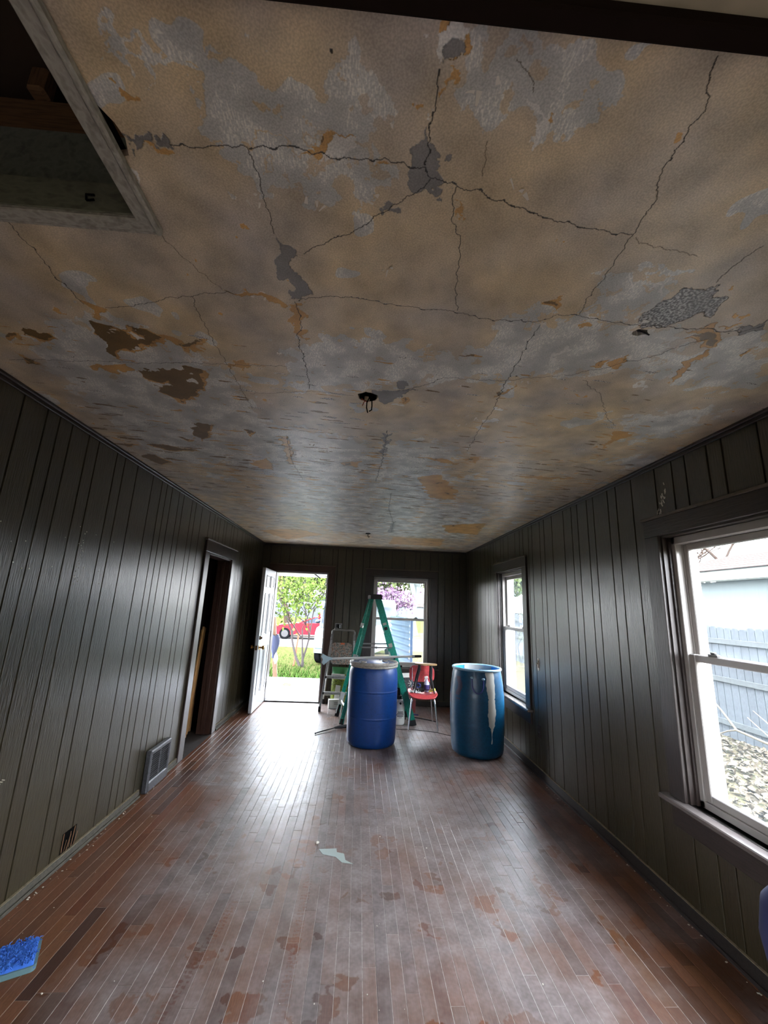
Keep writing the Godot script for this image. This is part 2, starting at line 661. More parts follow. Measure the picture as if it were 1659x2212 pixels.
	patch(WHITE, [674,-1315,692,-1263,696,-1298,684,-1374])
	patch(WHITE, [665,-1104,715,-1121,711,-1132,672,-1119])
	patch(WHITE, [-553,-754,-536,-749,-544,-789,-558,-803])
	patch(WHITE, [-906,-1365,-880,-1362,-838,-1411,-877,-1421])
	patch(WHITE, [-358,-1737,-275,-1713,-277,-1726,-355,-1749])
	patch(WHITE, [775,-940,783,-939,850,-1003,842,-1004])
	patch(WHITE, [698,-935,705,-931,763,-990,756,-995])
	patch(WHITE, [1184,-1721,1235,-1719,1240,-1738,1205,-1743])
	patch(WHITE, [1100,-1473,1103,-1444,1130,-1487,1132,-1525])
	patch(WHITE, [-448,-2494,-413,-2448,-424,-2573,-461,-2623])
	patch(WHITE, [106,-2982,121,-2660,134,-2658,130,-3038])
	patch(WHITE, [107,-1770,151,-1773,150,-1801,114,-1797])
	patch(ROUGH, [842,-1085,856,-1032,896,-989,966,-940,1021,-994,1056,-1050,994,-1094,938,-1122,877,-1125])
	patch(BARE, [92,-629,98,-653,122,-678,121,-697,134,-721,146,-735,136,-760,116,-770,89,-768,70,-759,73,-727,63,-693,74,-664])
	patch(BARE, [-271,-901,-253,-921,-220,-942,-210,-961,-241,-995,-243,-1029,-224,-1066,-214,-1114,-226,-1134,-255,-1133,-269,-1086,-279,-1033,-277,-983,-275,-945])
	patch(BARE, [-532,-689,-491,-697,-495,-715,-540,-719])
	patch(BARE, [-474,-691,-455,-681,-442,-693,-446,-703,-486,-706])
	patch(BARE, [10,-804,26,-799,34,-820,20,-830])
	patch(BARE, [-4,-1665,41,-1663,109,-1666,119,-1661,187,-1624,198,-1630,153,-1685,122,-1710,91,-1754,64,-1781,39,-1761])
	patch(BARE, [108,-1603,154,-1570,177,-1594,152,-1636,125,-1632])
	patch(BARE, [1170,-1126,1229,-1096,1227,-1063,1274,-1109,1231,-1131])
	patch(BARE, [96,-2152,118,-2098,119,-2181,117,-2399,99,-2484,87,-2365])
	patch(BARE, [321,-4656,362,-4510,386,-5265,327,-5282])
	patch(BARE, [91,-507,112,-508,107,-523,88,-533])
	crack(5, [-448,-706,-384,-703,-319,-694,-270,-692,-211,-685,-154,-691,-115,-697,-56,-697,3,-691,64,-700,94,-700])
	crack(5, [88,-534,93,-560,97,-597,93,-620,94,-654,96,-697,110,-723,139,-723,168,-735,188,-742,217,-739,266,-757,313,-766,362,-777,433,-796,482,-802,565,-813,634,-815])
	crack(4, [108,-723,82,-760,37,-790,7,-813,-28,-847,-81,-886,-143,-917,-203,-955])
	crack(4, [168,-735,175,-788,182,-818,206,-861,220,-902,228,-980,239,-1041,255,-1097,266,-1129])
	crack(4, [559,-476,564,-501,587,-532,596,-553,595,-597,593,-645,610,-692,626,-717,629,-769,634,-815,638,-882,644,-962,638,-1030,653,-1106])
	crack(3, [-893,-1244,-825,-1230,-738,-1206,-648,-1169,-562,-1150,-491,-1130,-447,-1128])
	crack(5, [-241,-1135,-159,-1112,-87,-1108,29,-1120,96,-1125,156,-1133,214,-1127,277,-1137,334,-1152,397,-1159,458,-1154,526,-1151,560,-1140,586,-1113,652,-1110,719,-1120,793,-1127,866,-1131,941,-1127,1038,-1129,1096,-1123,1160,-1132,1221,-1120,1254,-1082])
	crack(5, [-961,-924,-961,-976,-957,-1036,-970,-1114,-962,-1169,-961,-1235])
	crack(3, [-576,-1157,-589,-1222,-588,-1304,-591,-1410,-584,-1538,-584,-1655,-582,-1797,-577,-1923])
	crack(3, [-281,-696,-278,-724,-278,-769,-273,-819,-273,-868,-271,-901])
	crack(5, [-250,-1146,-249,-1195,-248,-1265,-272,-1318,-270,-1400,-262,-1508,-269,-1692])
	crack(3, [-554,-1772,-422,-1746,-271,-1713,-135,-1715,-73,-1728])
	crack(6, [119,-1661,185,-1624,212,-1612,247,-1581,278,-1547,303,-1522])
	crack(4, [303,-1522,439,-1523,562,-1514,621,-1488,708,-1467,799,-1438,840,-1409,897,-1379,949,-1332,998,-1311,1036,-1277,1062,-1232,1108,-1195,1138,-1171])
	crack(5, [557,-1150,548,-1222,553,-1316,561,-1421,562,-1514,576,-1640,592,-1821,585,-1956,596,-2174,606,-2318])
	crack(3, [866,-1467,938,-1532,984,-1553,1077,-1680,1158,-1790,1242,-1857])
	crack(4, [-1501,-1618,-1383,-1597,-1245,-1597,-1065,-1575,-936,-1575,-794,-1548,-663,-1541,-584,-1538,-494,-1533,-342,-1518])
	crack(3, [970,-813,963,-864,957,-938])
	crack(2, [646,-827,698,-840,771,-847,842,-857])
	crack(2, [-579,-928,-554,-980,-521,-1041,-472,-1117])
	crack(4, [-1595,-3187,-1200,-3078,-858,-3107,-542,-3131,-234,-3134,39,-3118])
	crack(5, [304,-2726,602,-2671,946,-2732,1277,-2723,1502,-2702])
	crack(3, [1720,-2974,1689,-2677,1704,-2470])
	crack(8, [107,-2087,105,-2288,103,-2616,80,-3047])
	crack(8, [222,-3357,245,-3961,348,-4649,368,-5270])
	crack(2, [210,-639,216,-675,221,-708])
	crack(2, [227,-504,249,-527,272,-552])
	crack(4, [-469,-2274,-507,-2724,-483,-3095])
	crack(13, [-97, -522, -96, -526])
	crack(16, [592, -1474, 592, -1478])
	M.plaster_near = plaster(sheets[0], 11, "plaster_near")
	M.plaster_far = plaster(sheets[1], 31, "plaster_far")

func ceiling_sheet(g: Geo, poly: PackedVector2Array, area: Rect2) -> void:
	var ids := Geometry2D.triangulate_polygon(poly)
	var uv := func(p: Vector2) -> Vector2: return (p - area.position) / area.size
	for i in range(0, ids.size(), 3):
		var a := poly[ids[i]]
		var b := poly[ids[i + 1]]
		var d := poly[ids[i + 2]]
		for y in [H, H + 0.02]:
			var m := Vector3(0, -1 if y == H else 1, 0)
			g.tri(Vector3(a.x, y, a.y), Vector3(b.x, y, b.y), Vector3(d.x, y, d.y), m, m, m, uv.call(a), uv.call(b), uv.call(d))
	for i in poly.size():
		var a := poly[i]
		var b := poly[(i + 1) % poly.size()]
		var e := (b - a).normalized().orthogonal()
		if Geometry2D.is_point_in_polygon((a + b) / 2.0 + e * 1e-4, poly):
			e = -e
		g.quad(Vector3(a.x, H, a.y), Vector3(b.x, H, b.y), Vector3(b.x, H + 0.02, b.y), Vector3(a.x, H + 0.02, a.y), Vector3(e.x, 0, e.y), uv.call(a), uv.call(b), uv.call(b), uv.call(a))

func cut(poly: PackedVector2Array, holes: Array) -> PackedVector2Array:
	for h in holes:
		var r := Geometry2D.clip_polygons(poly, h)
		if r.size():
			poly = r[0]
			for q in r:
				if q.size() > poly.size():
					poly = q
	return poly

func rect(x0: float, z0: float, x1: float, z1: float) -> PackedVector2Array:
	return PackedVector2Array([Vector2(x0, z0), Vector2(x1, z0), Vector2(x1, z1), Vector2(x0, z1)])

func ragged(ctr: Vector2, rx: float, rz: float, seed_: int) -> PackedVector2Array:
	var p := PackedVector2Array()
	rng.seed = seed_
	for i in 14:
		var a := TAU * i / 14
		var k := rng.randf_range(0.78, 1.15)
		p.append(ctr + Vector2(cos(a) * rx, sin(a) * rz) * k)
	return p

func build_ceiling() -> void:
	paint_ceiling()
	var c := setting("ceiling", "peeling cracked plaster ceiling with tan paint, grey skim patches and brown bare spots", "ceiling")
	var near := Rect2(XL, -2.4, XR - XL, 2.06)
	var far := Rect2(XL, ZB, XR - XL, 4.503)
	var lamp := ragged(Vector2(-0.009, -1.729), 0.046, 0.042, 3)
	var hole := ragged(Vector2(0.893, -1.165), 0.026, 0.017, 4)
	var hatch := rect(-1.35, -0.895, -0.6, 0.25)
	var void_ := PackedVector2Array([Vector2(-0.62, -0.62), Vector2(-0.563, -0.64), Vector2(-0.545, -0.672), Vector2(-0.539, -0.70), Vector2(-0.55, -0.735), Vector2(-0.62, -0.75)])
	var g := Geo.new()
	ceiling_sheet(g, cut(rect(XL, -2.4, XR, -1.729), [lamp]), near)
	ceiling_sheet(g, cut(rect(XL, -1.729, XR, -1.165), [lamp, hole]), near)
	ceiling_sheet(g, rect(XL, -1.165, -1.3, -0.442), near)
	ceiling_sheet(g, cut(rect(-1.3, -1.165, XR, -0.442), [hole, hatch, void_]), near)
	part(c, "plaster", g, M.plaster_near)
	g = Geo.new()
	ceiling_sheet(g, rect(XL, -0.442, -1.3, 1.0), near)
	ceiling_sheet(g, cut(rect(-1.3, -0.442, XR, 1.0), [hatch]), near)
	ceiling_sheet(g, rect(XL, 1.0, XR, ZF), near)
	part(c, "plain_plaster", g, M.plaster_plain)
	g = Geo.new()
	ceiling_sheet(g, rect(XL, ZB, XR, -2.4), far)
	part(c, "plaster", g, M.plaster_far)
	# the roof deck over the attic, and the lath seen in the holes
	g = Geo.new()
	g.box(Vector3(0.08, 3.08, (ZB + ZF) / 2), Vector3(3.9, 0.08, ZF - ZB + 0.4))
	part(c, "roof_deck", g, M.attic)
	# loose edges of paint that hang down round the larger bare patches
	rng.seed = 91
	var flakes := [[-0.35, -1.42], [-0.03, -0.78], [0.02, -0.98], [0.19, -0.55], [0.30, -0.72], [0.55, -1.17], [1.06, -1.22], [0.62, -1.51], [0.52, -1.86], [0.48, -1.95], [-0.36, -1.13], [-0.95, -1.38], [-0.72, -1.52], [0.75, -1.45], [0.92, -1.32], [-0.30, -0.80], [-0.16, -0.80], [1.15, -1.35], [0.98, -1.75], [-0.4, -2.1], [-0.33, -2.35], [1.2, -1.28], [0.69, -1.17]]
	g = Geo.new()
	for f in flakes:
		for k in 3:
			var o := Vector3(f[0] + rng.randf_range(-0.03, 0.03), H - 0.001, f[1] + rng.randf_range(-0.02, 0.02))
			var a := rng.randf() * TAU
			var d := Vector3(cos(a), 0, sin(a)) * rng.randf_range(0.008, 0.022)
			var e := Vector3(-sin(a), 0, cos(a)) * rng.randf_range(0.004, 0.012)
			var drop := Vector3(0, -rng.randf_range(0.003, 0.009), 0)
			g.grid(2, 2, func(u, v): return o + d * u + e * (v - 0.5) * (1.0 - 0.6 * u) + drop * u * u)
	var fl := part(c, "paint_flakes", g, M.flake)
	fl.set_meta("kind", "stuff")


# ---------------------------------------------------------------- the room
func frame_of(side: String) -> Transform3D:
	# wall axes: x along the wall, y up, z out of the wall into the room
	match side:
		"left": return Transform3D(Basis(Vector3(0, 0, -1), Vector3.UP, Vector3(1, 0, 0)), Vector3(XL, 0, 0))
		"right": return Transform3D(Basis(Vector3(0, 0, -1), Vector3.UP, Vector3(-1, 0, 0)), Vector3(XR, 0, 0))
		"back": return Transform3D(Basis(Vector3(1, 0, 0), Vector3.UP, Vector3(0, 0, 1)), Vector3(0, 0, ZB))
	return Transform3D(Basis(Vector3(1, 0, 0), Vector3.UP, Vector3(0, 0, -1)), Vector3(0, 0, ZF))

func wbox(g: Geo, W: Transform3D, s0: float, s1: float, y0: float, y1: float, d0: float, d1: float, bev := 0.0) -> Geo:
	return g.box(W * Vector3((s0 + s1) / 2, (y0 + y1) / 2, (d0 + d1) / 2), Vector3(s1 - s0, y1 - y0, d1 - d0), W.basis, bev, Vector2(s0 * 7.3, y0 * 1.7))

func wall(side: String, s0: float, s1: float, grooves: Array, openings: Array, label: String) -> void:
	var W := frame_of(side)
	var o := setting("wall_" + side, label, "wall")
	var g := Geo.new()
	var cuts := [s0]
	for p in openings:
		cuts.append(p[0])
		cuts.append(p[1])
	cuts.append(s1)
	cuts.sort()
	for i in cuts.size() - 1:
		var a: float = cuts[i]
		var b: float = cuts[i + 1]
		if b - a < 0.001:
			continue
		var inside = null
		for p in openings:
			if (a + b) / 2 > p[0] and (a + b) / 2 < p[1]:
				inside = p
		if inside == null:
			wbox(g, W, a - (0.15 if i == 0 and side != "front" else 0.0), b + (0.15 if i == cuts.size() - 2 and side != "front" else 0.0), -0.3, 3.04, -0.15, -0.011)
		else:
			wbox(g, W, a, b, inside[3], 3.04, -0.15, -0.011)
			if inside[2] > 0.0:
				wbox(g, W, a, b, -0.3, inside[2], -0.15, -0.011)
			else:
				wbox(g, W, a, b, -0.3, -0.002, -0.15, -0.011)
	part(o, "backing", g, M.backing)
	# tongue and groove boards: the grooves stay open between them
	var all := grooves.duplicate()
	for p in openings:
		all.append(p[0])
		all.append(p[1])
	all.append(s0)
	all.append(s1)
	all.sort()
	rng.seed = hash(side)
	for i in all.size() - 1:
		var a: float = all[i] + (0.0045 if all[i] in grooves else 0.0)
		var b: float = all[i + 1] - (0.0045 if all[i + 1] in grooves else 0.0)
		if b - a < 0.004:
			continue
		var inside = null
		for p in openings:
			if (a + b) / 2 > p[0] and (a + b) / 2 < p[1]:
				inside = p
		var tone := rng.randf_range(0.78, 1.2)
		var warm := rng.randf_range(-0.06, 0.06)
		for span in ([[0.0, H]] if inside == null else [[0.0, inside[2]], [inside[3], H]]):
			if span[1] - span[0] < 0.01:
				continue
			var q := Geo.new()
			q.col = Color(tone * (1 + warm), tone, tone * (1 - warm))
			wbox(q, W, a, b, span[0], span[1], -0.011, 0.0, 0.0012)
			part(o, "board", q, M.panel)

func grooves_of(list: Array, shift: float, copies: int, lo: float, hi: float) -> Array:
	var out := []
	for k in range(-copies, copies + 1):
		for v in list:
			var s: float = v + k * shift
			if s > lo + 0.02 and s < hi - 0.02:
				out.append(s)
	return out

func build_walls() -> void:
	var gl := [2.106, 2.202, 2.346, 2.44, 2.632, 2.728, 2.887, 3.114, 3.263]
	wall("left", -ZF, -ZB, grooves_of(gl, 1.245, 4, -ZF, -ZB), [[-2.2, -1.05, 0.65, 1.95], [4.45, 5.24, 0.0, 1.985]], "left wall of dark brown grooved wood panelling with a doorway and a floor vent")  # first opening is invented, out of view, to brighten the near room
	var gr := [2.569, 2.741, 2.841, 3.033, 3.126, 3.276, 3.376, 3.519]
	wall("right", -ZF, -ZB, grooves_of(gr, 1.177, 5, -ZF, -ZB), [[-2.2, -1.05, 0.65, 1.95], [1.49, 2.347, 0.56, 1.985], [4.477, 5.334, 0.56, 1.985]], "right wall of dark brown grooved wood panelling with two white sash windows")  # first opening is an added unseen one that lets daylight in behind the camera
	var gb := [-1.5, -1.34, -1.188, -0.955, -0.778, -0.687, -0.476, -0.387, -0.254, -0.145, 0.036, 0.146, 0.365, 0.519, 0.732, 0.917, 0.991, 1.163, 1.3, 1.41, 1.536, 1.66]
	wall("back", XL, XR, gb, [[-1.385, -0.535, 0.0, 1.99], [0.205, 1.17, 0.56, 1.985]], "back wall of dark brown panelling with the open front door and a sash window")
	wall("front", XL - 0.15, XR + 0.15, grooves_of([-1.4, -1.2, -1.05], 0.4, 9, XL, XR), [], "dark panelled wall behind the viewer")
	# the strip of moulding under the ceiling, and the base strips along the floor
	var names := [["left", -ZF, -ZB], ["right", -ZF, -ZB], ["back", XL, XR]]
	for i in 3:
		var W := frame_of(names[i][0])
		var t := setting("trim_%d" % (i + 1), "dark brown cove strip under the ceiling along the %s wall" % names[i][0], "trim")
		var g := Geo.new()
		wbox(g, W, names[i][1], names[i][2], H - 0.034, H - 0.0005, 0.0, 0.012, 0.003)
		wbox(g, W, names[i][1], names[i][2], H - 0.018, H - 0.0005, 0.012, 0.026, 0.004)
		part(t, "cove", g, M.trim_dark)
	var t4 := setting("trim_4", "dark batten across the ceiling at the top of the view", "trim")
	part(t4, "batten", Geo.new().box(Vector3((-0.54 + XR) / 2, H - 0.015, -0.442), Vector3(XR + 0.54, 0.03, 0.032), Basis(), 0.004), M.beam_dark)
	var runs := [["left", [[-ZF, 3.66], [4.07, 4.33], [5.37, -ZB]], "dusty grey base strip along the left wall"], ["right", [[-ZF, -ZB]], "dark base strip with a pale worn top edge along the right wall"], ["back", [[-0.43, XR]], "dark base strip along the back wall"]]
	for r in runs:
		var W := frame_of(r[0])
		var b := setting("baseboard_" + r[0], r[2], "baseboard")
		for span in r[1]:
			var g := Geo.new()
			wbox(g, W, span[0], span[1], 0.0, 0.05 if r[0] == "left" else 0.075, 0.0, 0.014, 0.002)
			wbox(g, W, span[0], span[1], 0.0, 0.018, 0.014, 0.028, 0.005)
			part(b, "base_strip", g, M.base_dust if r[0] == "left" else M.base_dark)
			g = Geo.new()
			wbox(g, W, span[0], span[1], 0.05 if r[0] == "left" else 0.075, 0.053 if r[0] == "left" else 0.078, 0.0, 0.012)
			part(b, "worn_edge", g, M.worn)

func oak_floor() -> void:
	var o := setting("floor", "worn oak strip floor, red brown at the sides and dusty grey down the middle", "floor")
	part(o, "subfloor", Geo.new().box(Vector3((XL + XR) / 2, -0.082, (ZB + ZF) / 2), Vector3(XR - XL + 0.3, 0.16, ZF - ZB + 0.3)), M.gap)
	part(o, "dust_in_joints", Geo.new().box(Vector3((XL + XR) / 2 - 0.1, -0.01, (-3.3 + ZF) / 2), Vector3(XR - XL - 0.5, 0.0176, ZF + 3.3)), M.joint_dust)
	rng.seed = 5
	var w := 0.0572
	var boards := []
	var rows := int(ceil((XR - XL) / w))
	for i in rows:
		var x0 := XL + i * w
		var x1 := minf(x0 + w, XR)
		var z := ZB - rng.randf() * 0.6
		while z < ZF:
			var l := rng.randf_range(0.32, 1.15)
			var a := maxf(z, ZB)
			var b := minf(z + l, ZF)
			z += l
			if b - a < 0.02:
				continue
			var tone := rng.randf_range(0.42, 1.32)
			var pick := rng.randf()
			var c := Color(tone, tone, tone)
			if pick > 0.91:
				c = Color(tone * 1.45, tone * 1.5, tone * 1.3)    # a paler board
			elif pick > 0.78:
				c = Color(tone * 0.72, tone * 0.76, tone * 0.98)
			elif pick > 0.6:
				c = Color(tone * 1.12, tone * 0.86, tone * 0.72)
			boards.append({"x0": x0, "x1": x1, "a": a, "b": b, "c": c, "off": Vector2(rng.randf() * 9, rng.randf() * 9), "dy": rng.randf_range(-0.0009, 0.0)})
	# the ones that show largest in the photograph are parts of their own
	for b in boards:
		var ctr := Vector3((b.x0 + b.x1) / 2, 0, (b.a + b.b) / 2)
		var seen := -100.0
		for z in [b.a, ctr.z, b.b]:
			var q := eye.affine_inverse() * Vector3(ctr.x, 0, z)
			if q.z < -0.2 and absf(q.x / q.z) < 0.95 and absf(q.y / q.z) < 1.26:
				seen = maxf(seen, (b.b - b.a) / (q.z * q.z * absf(q.z)))
		b.seen = seen
	boards.sort_custom(func(p, q): return p.seen > q.seen)
	var rest := Geo.new()
	rest.plan = Rect2(XL, ZB, XR - XL, 5.7)
	for i in boards.size():
		var b = boards[i]
		var g := Geo.new() if i < 300 else rest
		g.plan = rest.plan
		g.col = b.c
		g.box(Vector3((b.x0 + b.x1) / 2, -0.009 + b.dy, (b.a + b.b) / 2), Vector3(b.x1 - b.x0 - 0.0015, 0.018, b.b - b.a - 0.0012), Basis(), 0.0008, b.off)
		if i < 300:
			part(o, "floor_board", g, M.oak)
	var r := part(o, "floor_boards_beyond", rest, M.oak)
	r.set_meta("kind", "stuff")

func floor_dust() -> ImageTexture:
	# what lies on the boards, in plan: grey plaster dust and footmarks down the middle, old red varnish left at the sides
	var w := 640
	var h := 1070
	var A := noise(41, 0.006, 5).get_image(w, h).get_data()
	var B := noise(42, 0.03, 5).get_image(w, h).get_data()
	var C := noise(43, 0.012, 4).get_image(w, h).get_data()
	var D := noise(44, 0.2, 2).get_image(w, h).get_data()
	var o := PackedByteArray()
	o.resize(w * h * 4)
	var trails := [[Vector2(-0.66, -1.9), Vector2(-0.55, -2.55)], [Vector2(-0.21, -1.9), Vector2(-0.2, -3.05)]]
	var drifts := [[Vector2(0.70, -2.3), Vector2(0.16, 0.2)], [Vector2(0.2, -2.26), Vector2(0.2, 0.1)], [Vector2(-0.1, -2.9), Vector2(0.15, 0.2)], [Vector2(0.95, -2.5), Vector2(0.12, 0.25)]]
	for y in h:
		var z := ZB + 5.7 * y / h
		for x in w:
			var i := y * w + x
			var X := XL + (XR - XL) * x / w
			var left := smoothstep(-1.62 + (0.1 if z < -4.0 else 0.25), -0.75 + (-0.35 if z < -3.9 else 0.0), X)
			var right := 1.0 - smoothstep(0.85, 1.6, X)
			var much := left * (0.35 + 0.65 * right)
			much *= 0.82 - 0.16 * smoothstep(-3.9, -2.0, z)
			much += (A[i] - 128) * 0.0028 + (B[i] - 128) * 0.0006
			var warm := C[i] > 178 and B[i] > 118
			if warm:
				much -= 0.42
			for t in trails:                    # dark dotted wheel marks dragged over the boards
				var ab: Vector2 = t[1] - t[0]
				var q: Vector2 = Vector2(X, z) - t[0]
				var f := clampf(q.dot(ab) / ab.length_squared(), 0.0, 1.0)
				var off := q.distance_to(ab * f)
				if off < 0.022 and D[i] > 118 and fmod(f * ab.length(), 0.022) < 0.015:
					much -= 0.34
			for t in drifts:                    # thicker drifts of white dust
				var q2: Vector2 = (Vector2(X, z) - t[0]) / t[1]
				var r := q2.length() + (B[i] - 128) * 0.006
				if r < 1.0:
					much += 0.5 * (1.0 - r)
			var k := 0.86 + (D[i] - 128) * 0.0006 + (B[i] - 128) * 0.001
			o[i * 4] = clampi(int(161 * k), 0, 255)
			o[i * 4 + 1] = clampi(int(150 * k), 0, 255)
			o[i * 4 + 2] = clampi(int(147 * k), 0, 255)
			o[i * 4 + 3] = clampi(int(255 * clampf(much - 0.07, 0.0, 0.74)), 0, 255)
	return ImageTexture.create_from_image(Image.create_from_data(w, h, false, Image.FORMAT_RGBA8, o))

func window(name_: String, side: String, s0: float, s1: float, label: String) -> void:
	var W := frame_of(side)
	var y0 := 0.56
	var y1 := 1.985
	var o := setting(name_, label, "window")
	var g := Geo.new()
	for s in [[s0 - 0.115, s0], [s1, s1 + 0.115]]:
		g = Geo.new()
		wbox(g, W, s[0], s[1], y0, y1, 0.0, 0.019, 0.003)
		part(o, "side_casing", g, M.trim_dark)
	g = Geo.new()
	wbox(g, W, s0 - 0.115, s1 + 0.115, y1, y1 + 0.105, 0.0, 0.02, 0.003)
	part(o, "head_casing", g, M.trim_dark)
	g = Geo.new()
	wbox(g, W, s0 - 0.125, s1 + 0.125, y1 + 0.105, y1 + 0.122, 0.0, 0.03, 0.004)
	part(o, "cap_strip", g, M.trim_worn)
	g = Geo.new()
	wbox(g, W, s0 - 0.15, s1 + 0.15, y0 - 0.026, y0, 0.0, 0.062, 0.005)
	wbox(g, W, s0 - 0.001, s1 + 0.001, y0 - 0.026, y0, -0.05, 0.0)
	part(o, "stool", g, M.stool_lit)
	g = Geo.new()
	wbox(g, W, s0 - 0.115, s1 + 0.115, y0 - 0.145, y0 - 0.026, 0.0, 0.017, 0.004)
	part(o, "apron", g, M.trim_dark)
	g = Geo.new()
	for s in [[s0, s0 + 0.012], [s1 - 0.012, s1]]:
		wbox(g, W, s[0], s[1], y0, y1, -0.06, 0.0)
		wbox(g, W, s[0] + (0.012 if s[0] == s0 else -0.012), s[1] + (0.012 if s[0] == s0 else -0.012), y0, y1 - 0.012, -0.045, -0.028)
	wbox(g, W, s0, s1, y1 - 0.012, y1, -0.06, 0.0)
	part(o, "jamb_liner", g, M.trim_dark)
	# the vinyl window set in the opening
	var a := s0 + 0.012
	var b := s1 - 0.012
	g = Geo.new()
	for s in [[a, a + 0.04], [b - 0.04, b]]:
		wbox(g, W, s[0], s[1], y0, y1 - 0.012, -0.125, -0.045, 0.003)
		wbox(g, W, s[0] if s[0] == a else s[0] - 0.008, s[1] + (0.008 if s[0] == a else 0.0), y0, y1 - 0.012, -0.09, -0.082, 0.002)
	wbox(g, W, a, b, y1 - 0.055, y1 - 0.012, -0.125, -0.045, 0.003)
	wbox(g, W, a, b, y0, y0 + 0.035, -0.125, -0.045, 0.003)
	part(o, "vinyl_frame", g, M.vinyl)
	a += 0.04
	b -= 0.04
	var mid := 1.285
	for k in 2:
		var lo := mid - 0.005 if k == 0 else y0 + 0.035
		var hi := y1 - 0.055 if k == 0 else mid + 0.035
		var d0 := -0.118 if k == 0 else -0.083
		var d1 := d0 + 0.03
		g = Geo.new()
		wbox(g, W, a, a + 0.038, lo, hi, d0, d1, 0.004)
		wbox(g, W, b - 0.038, b, lo, hi, d0, d1, 0.004)
		wbox(g, W, a + 0.038, b - 0.038, hi - 0.038, hi, d0, d1, 0.004)
		wbox(g, W, a + 0.038, b - 0.038, lo, lo + 0.04, d0, d1, 0.004)
		var sash := part(o, "upper_sash" if k == 0 else "lower_sash", g, M.vinyl)
		g = Geo.new()
		wbox(g, W, a + 0.037, b - 0.037, lo + 0.039, hi - 0.037, d0 + 0.013, d0 + 0.016)
		part(sash, "pane", g, M.pane)
		if k == 1:
			for f in [0.2, 0.8]:
				g = Geo.new()
				var x: float = lerpf(a, b, f)
				wbox(g, W, x - 0.03, x + 0.03, hi, hi + 0.012, d0 + 0.004, d1 - 0.002, 0.003)
				wbox(g, W, x - 0.012, x + 0.016, hi + 0.012, hi + 0.022, d0 + 0.008, d1 - 0.006, 0.003)
				part(sash, "sash_lock", g, M.lock)
	# outside: brick mould and sloping sill
	g = Geo.new()
	for s in [[s0 - 0.05, s0 + 0.025], [s1 - 0.025, s1 + 0.05]]:
		wbox(g, W, s[0], s[1], y0 - 0.03, y1 + 0.04, -0.2, -0.125, 0.004)
	wbox(g, W, s0 - 0.05, s1 + 0.05, y1 - 0.03, y1 + 0.05, -0.2, -0.125, 0.004)
	wbox(g, W, s0 - 0.07, s1 + 0.07, y0 - 0.05, y0 + 0.004, -0.22, -0.125, 0.004)
	part(o, "outer_trim", g, M.white_paint)

func doorway() -> void:
	var W := frame_of("left")
	var o := setting("door_1", "open doorway in the left wall with dark wood casing and a dark closet behind", "doorway")
	for s in [[4.33, 4.452], [5.238, 5.36]]:
		part(o, "side_casing", wbox(Geo.new(), W, s[0], s[1], 0.0, 1.985, 0.0, 0.02, 0.004), M.trim_gloss)
	part(o, "head_casing", wbox(Geo.new(), W, 4.33, 5.36, 1.985, 2.105, 0.0, 0.022, 0.004), M.trim_gloss)
	part(o, "cap_strip", wbox(Geo.new(), W, 4.31, 5.38, 2.105, 2.122, 0.0, 0.034, 0.004), M.trim_worn)
	for s in [[4.45, 4.468], [5.222, 5.24]]:
		var j := part(o, "jamb", wbox(Geo.new(), W, s[0], s[1], 0.0, 1.967, -0.15, 0.0, 0.002), M.trim_brown)
		part(j, "stop_strip", wbox(Geo.new(), W, s[0] + (0.018 if s[0] < 5 else -0.012), s[1] + (0.012 if s[0] < 5 else -0.018), 0.0, 1.955, -0.1, -0.06, 0.002), M.trim_brown)
	part(o, "head_jamb", wbox(Geo.new(), W, 4.45, 5.24, 1.967, 1.985, -0.15, 0.0, 0.002), M.trim_brown)
	# a closet behind it
	var x := XL - 0.15
	var c := setting("wall_closet_back", "dark back wall of the closet behind the left doorway", "wall")
	part(c, "closet_back", Geo.new().box(Vector3(x - 1.15, 1.37, -4.8), Vector3(0.08, 3.3, 1.9)), M.closet)
	var cn := setting("wall_closet_near", "dark near side wall of the closet", "wall")
	part(cn, "closet_side", Geo.new().box(Vector3(x - 0.57, 1.37, -3.88), Vector3(1.2, 3.3, 0.08)), M.closet)
	var cf := setting("wall_closet_far", "dark far side wall of the closet", "wall")
	part(cf, "closet_side", Geo.new().box(Vector3(x - 0.57, 1.37, -5.76), Vector3(1.2, 3.3, 0.08)), M.closet)
	part(get_node("ceiling"), "closet_ceiling", Geo.new().box(Vector3(x - 0.57, 2.48, -4.8), Vector3(1.2, 0.08, 1.9)), M.closet)
	part(get_node("floor"), "closet_floor", Geo.new().box(Vector3(x - 0.5, -0.09, -4.8), Vector3(1.34, 0.18, 1.9)), M.gap)
	part(c, "shelf_cleat", Geo.new().box(Vector3(x - 1.1, 1.72, -4.8), Vector3(0.02, 0.09, 1.7), Basis(), 0.003), M.trim_brown)
	# lumber leaning in it
	var labels := ["long tan board leaning in the closet doorway, nearest the casing", "second tan board leaning in the closet, behind the nearest one", "narrow tan board leaning lowest in the closet", "short tan stick leaning at the back of the closet"]
	var ends := [[Vector3(-1.835, 0.0, -5.06), Vector3(-1.87, 1.16, -5.35), 0.08], [Vector3(-1.865, 0.0, -5.17), Vector3(-1.90, 1.12, -5.40), 0.09], [Vector3(-1.875, 0.0, -5.29), Vector3(-1.92, 0.95, -5.45), 0.06], [Vector3(-2.0, 0.0, -5.1), Vector3(-2.1, 1.0, -5.6), 0.05]]
	for i in 4:
		var e = ends[i]
		single("lumber_board", Geo.new().bar(e[0] + Vector3(0, 0.008, 0), e[1], e[2], 0.022, Vector3(1, 0, 0), 0.003), M.lumber, labels[i], "board", "")

